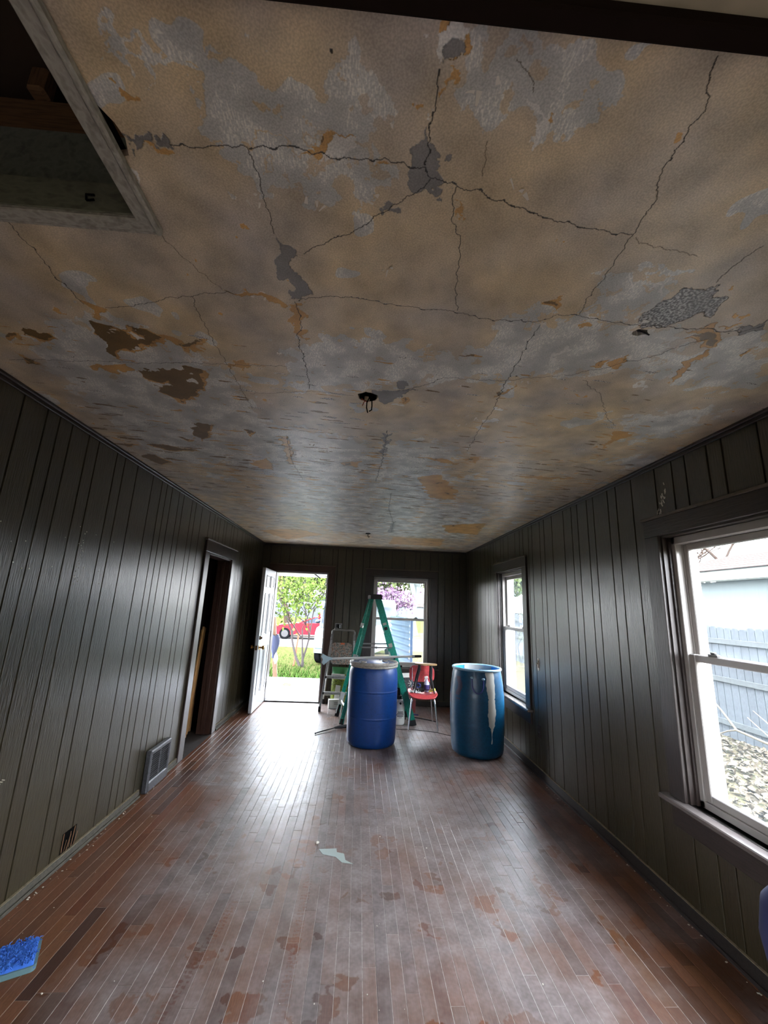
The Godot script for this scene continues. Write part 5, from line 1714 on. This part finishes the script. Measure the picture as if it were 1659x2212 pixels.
	car("red_car", "red car parked on the street beyond the young tree", Vector3(-4.75, GY + 0.015, -24.35), M.car_red, 1.0)
	car("white_van", "white van parked nose on, half hidden by the door jamb", Vector3(-0.62, GY + 0.02, -14.2), M.car_white, 1.35)
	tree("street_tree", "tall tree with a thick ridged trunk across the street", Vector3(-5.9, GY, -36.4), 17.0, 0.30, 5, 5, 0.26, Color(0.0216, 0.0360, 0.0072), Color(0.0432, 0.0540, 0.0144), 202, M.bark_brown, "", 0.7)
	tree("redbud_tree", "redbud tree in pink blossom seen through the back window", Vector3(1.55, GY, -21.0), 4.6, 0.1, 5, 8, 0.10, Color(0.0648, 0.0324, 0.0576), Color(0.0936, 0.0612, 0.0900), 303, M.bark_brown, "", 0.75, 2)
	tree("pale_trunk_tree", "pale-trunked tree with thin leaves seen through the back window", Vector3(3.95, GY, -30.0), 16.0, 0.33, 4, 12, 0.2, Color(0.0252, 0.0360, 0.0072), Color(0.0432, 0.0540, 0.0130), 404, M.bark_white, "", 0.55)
	var far := [[-25.0, -72.0, 15.0, 505], [-16.0, -76.0, 16.0, 506], [-5.0, -72.0, 16.0, 507], [1.0, -78.0, 16.0, 508], [9.5, -76.0, 17.0, 509], [17.5, -72.0, 15.0, 510], [26.0, -76.0, 17.0, 511], [-10.0, -84.0, 18.0, 512]]
	var who := ["far left", "left", "middle left", "middle", "middle right", "right", "far right", "rearmost"]
	for i in far.size():
		var f = far[i]
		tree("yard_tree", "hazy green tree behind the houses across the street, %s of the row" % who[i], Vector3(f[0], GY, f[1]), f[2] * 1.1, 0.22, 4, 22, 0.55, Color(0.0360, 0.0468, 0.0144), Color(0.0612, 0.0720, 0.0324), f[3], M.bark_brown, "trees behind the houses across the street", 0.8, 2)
	house("far_house", "white house with a pale blue door front across the street", Vector3(-17.2, GY, -59.0), 7.0, 2.6, 8.0, M.house_white, M.shingle_blue, true)
	house("far_house", "low house with a green-grey roof behind the fence across the street", Vector3(-9.4, GY, -66.0), 11.0, 2.6, 3.4, M.house_cream, M.shingle_green, false)
	house("far_house", "grey house with a flat pale roof edge seen through the back window", Vector3(6.0, GY, -68.0), 16.0, 2.1, 2.2, M.house_grey, M.shingle, false)
	fence("street_fence", "grey board fence across the street behind the thick trunk", Vector3(-13.2, GY, -56.0), Vector3(-3.0, GY, -56.0), 1.6, 0.4, M.fence_grey, false)
	fence("picket_fence", "white picket fence across the street seen through the back window", Vector3(6.3, GY, -62.0), Vector3(13.0, GY, -62.0), 1.8, 0.4, M.fence_white, false)
	for i in 3:
		var s: Vector3 = [Vector3(-1.6, GY, -52.0), Vector3(0.6, GY, -53.0), Vector3(3.2, GY, -52.5)][i]
		rng.seed = 600 + i
		var o := thing("shrub", ["low grey-green shrub across the street, left of the van", "middle low shrub across the street behind the van", "right-hand low shrub across the street by the fence"][i], "shrub", s, "shrubs across the street")
		tips = []
		var b := Geo.new()
		for k in 5:
			limb(b, Vector3(), Vector3(rng.randfn(0, 0.5), 1, rng.randfn(0, 0.5)).normalized(), 0.8, 0.03, 2, 0.8)
		part(o, "stems", b, M.bark_brown)
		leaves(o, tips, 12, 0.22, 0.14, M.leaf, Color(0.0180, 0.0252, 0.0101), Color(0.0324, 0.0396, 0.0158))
	side_yard()

func car(name_: String, label: String, at: Vector3, paint: Material, tall: float) -> void:
	# nose at x = 0, pointing left
	var o := thing(name_, label, "car" if name_ != "white_van" else "van", at, "", 0.0 if tall < 1.2 else 1.25)
	var body: PackedVector2Array
	var glassy: PackedVector2Array
	if tall < 1.2:
		body = PackedVector2Array([Vector2(0.02, 0.32), Vector2(0.0, 0.55), Vector2(0.12, 0.68), Vector2(0.6, 0.76), Vector2(1.45, 0.86), Vector2(3.6, 0.92), Vector2(4.35, 0.9), Vector2(4.5, 0.8), Vector2(4.5, 0.4), Vector2(4.4, 0.28), Vector2(0.2, 0.24)])
		glassy = PackedVector2Array([Vector2(1.55, 0.86), Vector2(2.35, 1.18), Vector2(2.8, 1.25), Vector2(3.4, 1.22), Vector2(4.1, 0.9)])
	else:
		body = PackedVector2Array([Vector2(0.04, 0.36), Vector2(0.0, 0.6), Vector2(0.05, 1.0), Vector2(0.15, 1.15), Vector2(0.3, 1.2), Vector2(4.9, 1.26), Vector2(4.95, 0.5), Vector2(4.9, 0.36), Vector2(0.15, 0.34)])
		glassy = PackedVector2Array([Vector2(0.16, 1.14), Vector2(0.36, 1.98), Vector2(0.7, 2.16), Vector2(4.6, 2.2), Vector2(4.88, 2.05), Vector2(4.9, 1.24)])
	var w := 0.86
	part(o, "body", Geo.new().prism(body, -w, w), paint)
	part(o, "cabin", Geo.new().prism(glassy, -w * 0.86, w * 0.86), M.car_glass)
	var roof := Geo.new()
	for i in glassy.size() - 1:
		if i == 0 or (tall < 1.2 and i == glassy.size() - 2):
			continue
		var a := glassy[i]
		var b := glassy[i + 1]
		roof.bar(Vector3(a.x, a.y, 0), Vector3(b.x, b.y, 0), 0.04, w * 1.74, Vector3(0, 0, 1), 0.01)
	for s in [-1.0, 1.0]:
		roof.bar(Vector3(glassy[0].x, glassy[0].y, s * w * 0.86), Vector3(glassy[1].x, glassy[1].y, s * w * 0.86), 0.06, 0.04, Vector3(0, 0, 1), 0.01)
		roof.bar(Vector3(2.6, 0.95 * tall, s * w * 0.87), Vector3(2.62, 1.42 * tall, s * w * 0.87), 0.09, 0.03, Vector3(0, 0, 1), 0.01)
	part(o, "roof", roof, paint)
	var rad := 0.30
	for x in ([0.82, 3.6] if tall < 1.2 else [0.42, 3.7]):
		for s in [-1.0, 1.0]:
			var xf := Transform3D(Basis(Vector3(1, 0, 0), PI / 2), Vector3(x, rad, s * (w - 0.07)))
			var wh := part(o, "wheel", Geo.new().lathe([Vector2(0.0, -0.1), Vector2(rad * 0.9, -0.1), Vector2(rad, -0.07), Vector2(rad, 0.07), Vector2(rad * 0.9, 0.1), Vector2(0, 0.1)], 28, xf), M.tyre)
			part(wh, "hub", Geo.new().lathe([Vector2(0, -0.105), Vector2(rad * 0.62, -0.104), Vector2(rad * 0.62, 0.104), Vector2(0, 0.105)], 20, xf), M.dark_metal)
	for s in [-1.0, 1.0]:
		part(o, "headlight", Geo.new().ball(Vector3(0.13, 0.62 * tall, s * 0.62), Vector3(0.14, 0.07, 0.16), 12, 8), M.lamp_lens)
		part(o, "mirror", Geo.new().ball(Vector3(1.75 if tall < 1.2 else 0.5, 1.0 * tall, s * 0.98), Vector3(0.06, 0.07, 0.1), 10, 8), M.car_glass)
	part(o, "bumper", Geo.new().box(Vector3(0.03, 0.42 * tall, 0), Vector3(0.1, 0.16, 1.7), Basis(), 0.04), paint)

func house(name_: String, label: String, at: Vector3, wide: float, tall: float, deep: float, wallm: Material, roofm: Material, door: bool) -> void:
	var o := thing(name_, label, "house", at)
	part(o, "wall", Geo.new().box(Vector3(0, tall / 2, 0), Vector3(wide, tall, deep)), wallm)
	var e := 0.35
	var roof := Geo.new()
	if door:   # gable towards the street
		roof.prism(PackedVector2Array([Vector2(-wide / 2 - e, tall - 0.1), Vector2(wide / 2 + e, tall - 0.1), Vector2(0, tall + wide * 0.24)]), -deep / 2 - e, deep / 2 + e)
	else:
		roof.prism(PackedVector2Array([Vector2(-deep / 2 - e, tall - 0.1), Vector2(deep / 2 + e, tall - 0.1), Vector2(0, tall + deep * 0.24)]), -wide / 2 - e, wide / 2 + e, Transform3D(Basis(Vector3.UP, PI / 2), Vector3()))
	part(o, "roof", roof, roofm)
	if door:
		part(o, "front_bay", Geo.new().box(Vector3(wide / 2 - 1.1, tall * 0.45, deep / 2 + 0.35), Vector3(1.7, tall * 0.9, 0.8), Basis(), 0.01), M.house_blue)
		for x in [-0.45, 0.35]:
			part(o, "shutter", Geo.new().box(Vector3(wide / 2 - 1.1 + x, tall * 0.55, deep / 2 + 0.77), Vector3(0.16, 1.5, 0.05), Basis(), 0.01), M.tote)
	for x in [-0.28, 0.12]:
		var w := part(o, "window", Geo.new().box(Vector3(x * wide, tall * 0.55, deep / 2 + 0.02), Vector3(0.9, 1.1, 0.06), Basis(), 0.01), M.white_paint)
		part(w, "glazing", Geo.new().box(Vector3(x * wide, tall * 0.55, deep / 2 + 0.05), Vector3(0.76, 0.96, 0.02)), M.car_glass)

func fence(name_: String, label: String, a: Vector3, b: Vector3, tall: float, board: float, m: Material, dog_ear: bool) -> void:
	var o := thing(name_, label, "fence", a)
	var d := (b - a).normalized()
	var n := int(a.distance_to(b) / board)
	var face := d.cross(Vector3.UP)
	rng.seed = hash(name_)
	for i in n:
		var t := rng.randf_range(0.86, 1.1)
		var h := tall * rng.randf_range(0.985, 1.01)
		var w := board * 0.47
		var q := Geo.new()
		q.col = Color(t, t, t)
		var poly := PackedVector2Array([Vector2(-w, 0), Vector2(w, 0), Vector2(w, h - 0.035), Vector2(w * 0.62, h), Vector2(-w * 0.62, h), Vector2(-w, h - 0.035)]) if dog_ear else PackedVector2Array([Vector2(-w, 0), Vector2(w, 0), Vector2(w, h), Vector2(-w, h)])
		q.prism(poly, -0.009, 0.009, Transform3D(Basis(d, Vector3.UP, -face), d * (i + 0.5) * board))
		part(o, "picket", q, m)
	for y in ([0.16, 0.53, 0.87] if dog_ear else [0.3, 0.85]):
		part(o, "rail", Geo.new().bar(Vector3(0, tall * y, 0) + face * -0.03, d * n * board + Vector3(0, tall * y, 0) + face * -0.03, 0.09, 0.038, face, 0.004), M.rail_pale if dog_ear else m)

func side_yard() -> void:
	# the neighbour's fence and house beyond the right-hand windows
	fence("privacy_fence", "weathered grey dog-ear picket fence outside the right-hand windows", Vector3(6.6, GY - 0.05, 1.5), Vector3(6.6, GY - 0.05, -20.0), 1.93, 0.15, M.fence_grey, true)
	var o := thing("neighbour_house", "pale neighbour house with a shingled roof and white eaves beyond the side fence", "house", Vector3(8.9, GY, -4.0))
	part(o, "wall", Geo.new().box(Vector3(3.0, 1.45, 0), Vector3(6.0, 2.95, 16.0)), M.house_cream)
	part(o, "fascia", Geo.new().box(Vector3(-0.36, 3.05, 0), Vector3(0.03, 0.24, 16.8), Basis(), 0.004), M.white_paint)
	part(o, "soffit", Geo.new().box(Vector3(-0.18, 2.94, 0), Vector3(0.36, 0.02, 16.8)), M.white_paint)
	part(o, "roof", Geo.new().prism(PackedVector2Array([Vector2(-0.45, 3.15), Vector2(6.4, 3.15), Vector2(3.0, 4.0)]), -8.4, 8.4), M.shingle)
	for i in 7:
		part(o, "shingle_course", Geo.new().box(Vector3(-0.35 + i * 0.48, 3.2 + i * 0.12, 0), Vector3(0.46, 0.016, 16.9), Basis(Vector3(0, 0, 1), 0.235), 0.003), M.shingle)
	part(o, "conduit", Geo.new().tube([Vector3(-0.03, 1.2, -3.9), Vector3(-0.03, 2.6, -3.9), Vector3(-0.12, 2.78, -3.9), Vector3(-0.3, 2.82, -3.9)], 0.03, 10), M.galv)
	house("shed", "white gabled outbuilding beyond the fence seen through the far right window", Vector3(7.2, GY, -23.5), 3.4, 2.0, 3.0, M.house_white, M.house_white, false)
	var names := ["bare-branched tree behind the neighbour house, nearest", "bare-branched tree behind the neighbour house, farther back", "leafing tree at the far end of the side yard"]
	for i in 3:
		var f = [[13.6, -14.6, 11.5, 0.0, 707], [11.6, -14.4, 11.0, 0.0, 708], [8.5, -27.0, 13.0, 7.0, 709]][i]
		tree("yard_tree", names[i], Vector3(f[0], GY, f[1]), f[2], 0.15, 5, int(f[3]), 0.2, Color(0.0216, 0.0324, 0.0072), Color(0.0396, 0.0504, 0.0144), f[4], M.bark_brown, "", 0.75)
	# leaf litter
	rng.seed = 31
	var places := []
	var tints := []
	for i in 9000:
		var x := rng.randf_range(2.1, 6.5)
		var z := rng.randf_range(-9.5, -0.8)
		places.append(Transform3D(Basis.from_euler(Vector3(rng.randfn(0, 0.5), rng.randf() * TAU, rng.randfn(0, 0.5))).scaled(Vector3.ONE * rng.randf_range(0.6, 1.4)), Vector3(x, GY + 0.03 + rng.randf() * 0.02, z)))
		tints.append(Color(0.0432, 0.0324, 0.0216).lerp(Color(0.1224, 0.1008, 0.0720), rng.randf()))
	var lit := scatter(self, "leaf_litter", leaf_mesh(0.075, M.leaf_dry), places, tints)
	tag(lit, "fallen dry leaves covering the side yard under the right-hand window", "leaves", "", "stuff")
	var tw := thing("bare_shrub", "pale bare twigs close outside the near right-hand window", "shrub", Vector3(3.0, GY, -2.2))
	var g := Geo.new()
	var o2 := Vector3(0, 0.5, 2.2)
	g.tube([Vector3(0.3, 0.0, 0.6), Vector3(0.2, 0.9, -0.1), Vector3(0.05, 1.13, -0.55), Vector3(0, 0.65, -3.11) + o2, Vector3(0, 0.672, -3.35) + o2, Vector3(0, 0.78, -3.46) + o2, Vector3(0, 0.871, -3.57) + o2, Vector3(0, 0.96, -3.61) + o2], [0.016, 0.013, 0.011, 0.009, 0.008, 0.006, 0.005, 0.003], 8)
	g.tube([Vector3(0, 0.672, -3.35) + o2, Vector3(0.02, 0.64, -3.45) + o2, Vector3(0.02, 0.57, -3.59) + o2, Vector3(0.02, 0.54, -3.68) + o2], [0.006, 0.005, 0.004, 0.002], 8)
	g.tube([Vector3(0, 0.845, -3.54) + o2, Vector3(0.0, 0.84, -3.6) + o2, Vector3(0.02, 0.8, -3.68) + o2], [0.004, 0.003, 0.002], 6)
	for k in 2:
		var x := 0.7 + 0.35 * k
		g.tube([Vector3(x, 0.0, -1.0 - 0.3 * k), Vector3(x + 0.05, 0.7, -1.1 - 0.3 * k), Vector3(x, 1.2, -1.3 - 0.28 * k), Vector3(x + 0.1, 1.75, -1.4 - 0.33 * k)], [0.008, 0.007, 0.005, 0.002], 6)
		g.tube([Vector3(x + 0.05, 0.7, -1.1 - 0.3 * k), Vector3(x, 0.95, -1.5 - 0.3 * k), Vector3(x + 0.1, 1.1, -1.9 - 0.3 * k)], [0.005, 0.004, 0.002], 6)
		g.tube([Vector3(x, 1.2, -1.3 - 0.28 * k), Vector3(x, 1.5, -1.0 - 0.3 * k)], [0.004, 0.002], 6)
	part(tw, "twigs", g, M.twig)
	var di := thing("plastic_dish", "pale blue plastic dish on a stem in the side yard", "dish", Vector3(3.2, GY, -3.08))
	part(di, "dish", Geo.new().lathe([Vector2(0.0, 0.95), Vector2(0.06, 0.955), Vector2(0.1, 0.99), Vector2(0.104, 0.99), Vector2(0.06, 0.945), Vector2(0.0, 0.935)], 24, Transform3D(Basis(Vector3(0, 0, 1), 0.1), Vector3())), M.tote)
	part(di, "stem", Geo.new().tube([Vector3(0, -0.02, 0), Vector3(0, 0.95, 0)], 0.012, 8), M.tote)


# ---------------------------------------------------------------- materials of everything
func materials() -> void:
	var streak := noise_tex(3, 0.022, [grey(0.66), grey(0.88), grey(1.0), grey(0.82)], 5)
	var streak_b := noise_tex(3, 0.022, [], 5)
	var blotch := noise_tex(4, 0.012, [grey(0.72), grey(1.0), grey(0.85)], 4)
	var fine_b := noise_tex(9, 0.09, [], 4)
	grain(mat("panel", rgb(61, 54, 37), 0.3, 0.0, true), streak, Vector2(9, 0.55), streak_b, 0.09)
	M.panel.metallic_specular = 0.56
	mat("backing", rgb(18, 15, 12), 0.9)
	mat("attic", rgb(60, 48, 36), 0.9)
	grain(mat("attic_wood", rgb(118, 88, 58), 0.85), streak, Vector2(7, 0.6))
	grain(mat("closet", rgb(58, 46, 36), 0.8), blotch, Vector2(0.7, 0.7))
	grain(mat("trim_dark", rgb(52, 42, 38), 0.42), streak, Vector2(6, 0.5), streak_b, 0.05)
	grain(mat("trim_gloss", rgb(62, 50, 46), 0.3), streak, Vector2(6, 0.5), streak_b, 0.04)
	grain(mat("trim_brown", rgb(62, 40, 31), 0.42), streak, Vector2(6, 0.5), streak_b, 0.05)
	grain(mat("trim_worn", rgb(92, 82, 68), 0.6), streak, Vector2(6, 1.6))
	grain(mat("base_dust", rgb(82, 77, 66), 0.8), blotch, Vector2(4, 4))
	grain(mat("base_dark", rgb(46, 40, 36), 0.6), blotch, Vector2(4, 4))
	grain(mat("worn", rgb(138, 124, 98), 0.8), blotch, Vector2(6, 3))
	grain(mat("gap", rgb(52, 42, 36), 0.9), blotch, Vector2(2, 2))
	grain(mat("joint_dust", rgb(190, 180, 170), 0.9), blotch, Vector2(3, 3))
	var oak_ramp := noise_tex(15, 0.03, [grey(0.62), grey(0.97), grey(0.82), grey(1.0), grey(0.72)], 5, 1024)
	grain(mat("oak", rgb(130, 86, 62), 0.41, 0.0, true), oak_ramp, Vector2(5, 0.3), noise_tex(16, 0.03, [], 5, 512), 0.03)
	M.oak.metallic_specular = 0.43
	M.oak.roughness_texture = noise_tex(17, 0.012, [grey(0.72), grey(0.86), grey(1.0), grey(0.8)], 4)
	M.oak.detail_enabled = true
	M.oak.detail_blend_mode = BaseMaterial3D.BLEND_MODE_MIX
	M.oak.detail_uv_layer = BaseMaterial3D.DETAIL_UV_2
	M.oak.detail_albedo = floor_dust()
	grain(mat("plaster_plain", rgb(196, 184, 158), 0.6), blotch, Vector2(1.2, 0.7))
	mat("flake", rgb(206, 198, 184), 0.8)
	mat("smear", rgb(172, 182, 176), 0.7)
	mat("vinyl", rgb(158, 152, 146), 0.38)
	mat("stool_lit", rgb(92, 84, 80), 0.18)  # trim colour lightened: window light on the stool put into it
	mat("beam_dark", rgb(30, 22, 18), 0.75)
	mat("white_paint", rgb(226, 226, 222), 0.5)
	mat("lock", rgb(60, 56, 54), 0.4)
	glass("pane", Color(0.9, 0.97, 1.0))
	mat("door_white", rgb(160, 163, 166), 0.34)
	mat("brass", rgb(186, 140, 72), 0.25, 1.0)
	mat("brass_dark", rgb(88, 66, 44), 0.35, 0.9)
	mat("dark_metal", rgb(42, 40, 40), 0.45, 0.6)
	mat("black", rgb(12, 12, 12), 0.6)
	mat("charcoal", rgb(36, 35, 36), 0.6)
	mat("rubber", rgb(24, 24, 25), 0.75)
	mat("copper", rgb(150, 62, 36), 0.4, 0.5)
	grain(mat("hatch_white", rgb(160, 155, 142), 0.6), blotch, Vector2(5, 3))
	grain(mat("hatch_green", rgb(112, 112, 94), 0.6), blotch, Vector2(4, 2))
	grain(mat("hatch_duct", rgb(118, 122, 108), 0.7), blotch, Vector2(3, 3))
	grain(mat("vent", rgb(88, 88, 92), 0.45, 0.3), blotch, Vector2(5, 5))
	mat("vent_dark", rgb(22, 21, 20), 0.8)
	mat("splinter", rgb(104, 74, 50), 0.8)
	mat("switch", rgb(160, 150, 130), 0.5)
	mat("outlet", rgb(48, 36, 28), 0.4)
	mat("galv", rgb(172, 172, 170), 0.42, 0.7)
	grain(mat("lumber", rgb(182, 136, 84), 0.65), streak, Vector2(9, 0.7))
	# drums
	grain(mat("drum_blue", rgb(5, 60, 128), 0.42), noise_tex(51, 0.02, [grey(0.86), grey(1.0), grey(0.92)], 4), Vector2(3, 2), fine_b, 0.02)
	grain(mat("drum_teal", rgb(8, 72, 104), 0.36), noise_tex(52, 0.016, [grey(0.72), grey(1.0), grey(0.9), Color(0.8, 0.86, 0.9)], 5), Vector2(3, 2), fine_b, 0.02)
	mat("drum_inside", rgb(30, 132, 190), 0.45)
	mat("drum_rim", rgb(142, 178, 196), 0.4)
	mat("handle_navy", rgb(40, 46, 110), 0.4)
	grain(mat("paint_grey", rgb(172, 168, 158), 0.5), noise_tex(53, 0.05, [grey(0.7), grey(1.0), grey(1.0), grey(0.96)], 4), Vector2(2, 5))
	grain(mat("paint_mauve", rgb(96, 84, 104), 0.6), noise_tex(54, 0.05, [grey(0.5), grey(1.0)], 4), Vector2(3, 3))
	grain(mat("lid_grey", rgb(170, 164, 154), 0.5), blotch, Vector2(3, 3))
	mat("pole_white", rgb(206, 208, 206), 0.35)
	mat("rag_blue", rgb(140, 160, 168), 0.8)
	# ladders and clutter
	grain(mat("ladder_green", rgb(0, 140, 116), 0.42), streak, Vector2(4, 2))
	grain(mat("ladder_cap", rgb(40, 30, 34), 0.55), noise_tex(61, 0.05, [grey(0.5), grey(1.0), Color(2.0, 1.6, 1.6)], 4), Vector2(6, 6))
	grain(mat("aluminium", rgb(176, 176, 174), 0.38, 0.75), blotch, Vector2(5, 3))
	mat("aluminium_dark", rgb(120, 116, 112), 0.45, 0.7)
	mat("shield_white", rgb(196, 196, 192), 0.5)
	mat("sticker", rgb(160, 150, 140), 0.5)
	grain(mat("handle_spattered", rgb(150, 144, 138), 0.55), noise_tex(62, 0.06, [grey(0.2), grey(0.3), grey(1.0), grey(1.0)], 3), Vector2(6, 12))
	grain(mat("platform", rgb(172, 168, 162), 0.6), noise_tex(63, 0.03, [Color(0.35, 0.34, 0.34), Color(0.9, 0.7, 0.62), Color(0.95, 0.95, 0.94), Color(0.55, 0.53, 0.52), Color(1, 1, 1)], 4), Vector2(1.1, 1.1))
	mat("orange", rgb(222, 106, 60), 0.5)
	grain(mat("sack_print", rgb(200, 204, 120), 0.55), noise_tex(64, 0.022, [Color(0.95, 0.85, 0.3), Color(0.3, 0.42, 0.15), Color(0.75, 0.78, 0.35), Color(0.15, 0.2, 0.1), Color(0.85, 0.88, 0.6)], 4), Vector2(1.5, 1.5))
	mat("sack_green", rgb(44, 112, 62), 0.5)
	mat("label_white", rgb(206, 204, 196), 0.6)
	mat("yellow", rgb(212, 184, 46), 0.5)
	mat("yellow_soft", rgb(220, 210, 96), 0.9)
	grain(mat("red_plastic", rgb(200, 74, 76), 0.4), blotch, Vector2(1.4, 1.4))
	mat("chrome", rgb(206, 208, 210), 0.16, 1.0)
	grain(mat("stool_wood", rgb(176, 138, 88), 0.5), streak, Vector2(9, 1.2))
	mat("black_tube", rgb(34, 32, 34), 0.3, 0.4)
	mat("bottle_lilac", rgb(196, 196, 216), 0.4)
	mat("purple", rgb(62, 52, 104), 0.5)
	mat("navy", rgb(26, 34, 92), 0.42)
	mat("navy_cloth", rgb(22, 28, 78), 0.8)
	M.black.metallic_specular = 0.1
	M.charcoal.metallic_specular = 0.25
	M.beam_dark.metallic_specular = 0.12
	M.vent_dark.metallic_specular = 0.1
	mat("tank_white", rgb(214, 212, 204), 0.4)
	grain(mat("carton_red", rgb(104, 34, 32), 0.6), blotch, Vector2(1, 1))
	grain(mat("carton_grey", rgb(74, 74, 76), 0.6), noise_tex(65, 0.03, [grey(0.4), grey(0.8), grey(1.6)], 4), Vector2(2, 2))
	mat("mop_blue", rgb(60, 116, 210), 0.85)
	mat("mop_edge", rgb(96, 126, 130), 0.8)
	# outdoors
	var turf := noise_tex(71, 0.02, [rgb(38, 49, 20), rgb(48, 54, 26), rgb(59, 54, 34), rgb(41, 51, 21)], 5, 1024)
	var tm := mat("lawn", grey(0.9), 0.95)
	tm.albedo_texture = turf
	tm.uv1_triplanar = true
	tm.uv1_world_triplanar = true
	tm.uv1_scale = Vector3(0.16, 0.16, 0.16)
	var dm := mat("side_dirt", grey(0.9), 0.95)
	dm.albedo_texture = noise_tex(72, 0.03, [rgb(57, 51, 38), rgb(75, 67, 51), rgb(51, 56, 38)], 5)
	dm.uv1_triplanar = true
	dm.uv1_world_triplanar = true
	dm.uv1_scale = Vector3(0.4, 0.4, 0.4)
	mat("leaf", Color.WHITE, 0.7, 0.0, true)
	M.leaf.backlight = Color(0.4, 0.4, 0.25)
	mat("leaf_dry", Color.WHITE, 0.9, 0.0, true)
	grain(mat("deck", rgb(196, 193, 196), 0.5, 0.0, true), streak, Vector2(5, 0.5))
	grain(mat("shingle", rgb(61, 52, 48), 0.95), noise_tex(73, 0.06, [grey(0.6), grey(1.0), grey(0.8)], 4), Vector2(1, 2))
	mat("shingle_blue", rgb(66, 77, 90), 0.9)
	mat("shingle_green", rgb(59, 67, 57), 0.9)
	mat("concrete", rgb(92, 90, 89), 0.9)
	mat("curb", rgb(123, 118, 110), 0.9)
	grain(mat("post_wood", rgb(85, 59, 36), 0.8), streak, Vector2(6, 0.6))
	mat("denim", rgb(28, 33, 54), 0.9)
	mat("sheet_metal", rgb(72, 86, 98), 0.6, 0.0)
	mat("edge_blue", rgb(57, 82, 115), 0.5)
	mat("tote", rgb(79, 107, 131), 0.5)
	mat("cream", rgb(131, 120, 92), 0.7)
	mat("bark_pale", rgb(54, 49, 48), 0.9)
	mat("bark_brown", rgb(48, 38, 32), 0.9)
	mat("bark_white", rgb(79, 84, 82), 0.9)
	mat("stake", rgb(107, 51, 25), 0.7)
	mat("car_red", rgb(139, 13, 21), 0.25)
	M.car_red.metallic_specular = 0.2
	mat("car_white", rgb(105, 115, 120), 0.3)
	mat("tyre", rgb(11, 11, 12), 0.9)
	mat("car_glass", rgb(30, 39, 49), 0.12)
	mat("lamp_lens", rgb(169, 164, 156), 0.2)
	mat("house_white", rgb(123, 125, 123), 0.8)
	mat("house_cream", rgb(75, 80, 79), 0.85)
	mat("house_grey", rgb(69, 72, 75), 0.85)
	mat("house_blue", rgb(79, 105, 113), 0.8)
	mat("fence_white", rgb(69, 80, 87), 0.8, 0.0, true)
	grain(mat("fence_grey", rgb(67, 69, 71), 0.9, 0.0, true), streak, Vector2(6, 0.7))
	grain(mat("rail_pale", rgb(66, 67, 66), 0.85), streak, Vector2(6, 0.7))
	for k in ["lawn", "side_dirt", "concrete", "curb", "sheet_metal", "tyre", "house_grey", "house_white", "house_blue", "shingle_blue", "shingle_green", "leaf", "leaf_dry", "fence_grey", "fence_white", "shingle", "bark_brown", "bark_pale", "bark_white", "house_cream", "rail_pale"]:
		M[k].metallic_specular = 0.0
	mat("twig", rgb(140, 124, 96), 0.8)


var eye: Transform3D

func _ready() -> void:
	# camera, sky, exposure
	var cam := Camera3D.new()
	cam.name = "camera"
	eye = Transform3D(Basis(Vector3.UP, -0.05004) * Basis(Vector3.RIGHT, 0.22276) * Basis(Vector3.BACK, 0.04214), Vector3(0, 1.5109, 0))
	cam.transform = eye
	cam.keep_aspect = Camera3D.KEEP_HEIGHT
	cam.fov = 102.372
	cam.near = 0.02
	cam.far = 400.0
	add_child(cam)
	cam.current = true
	var sky := ProceduralSkyMaterial.new()
	sky.sky_top_color = Color(0.86, 0.91, 0.97)
	sky.sky_horizon_color = Color(0.97, 0.98, 1.0)
	sky.sky_curve = 0.25
	sky.sky_energy_multiplier = 1.0
	sky.ground_horizon_color = Color(0.6, 0.6, 0.55)
	sky.ground_bottom_color = Color(0.35, 0.33, 0.3)
	var env := Environment.new()
	env.background_mode = Environment.BG_SKY
	env.sky = Sky.new()
	env.sky.sky_material = sky
	env.background_energy_multiplier = 1.0
	env.tonemap_mode = Environment.TONE_MAPPER_LINEAR
	env.tonemap_exposure = 57.0
	env.sdfgi_enabled = true
	env.ssao_enabled = true
	env.ssil_enabled = true
	var we := WorldEnvironment.new()
	we.name = "environment"
	we.environment = env
	add_child(we)

	materials()
	build_walls()
	build_ceiling()
	oak_floor()
	window("window_1", "right", 1.49, 2.347, "near sash window in the right wall, cut off by the edge of the view")
	window("window_2", "right", 4.477, 5.334, "far narrow-looking sash window in the right wall behind the teal drum")
	window("window_3", "back", 0.205, 1.17, "white sash window in the back wall behind the green stepladder")
	doorway()
	front_door()
	fittings()
	blue_drum()
	teal_drum()
	green_ladder()
	step_ladder()
	clutter()
	outdoors()
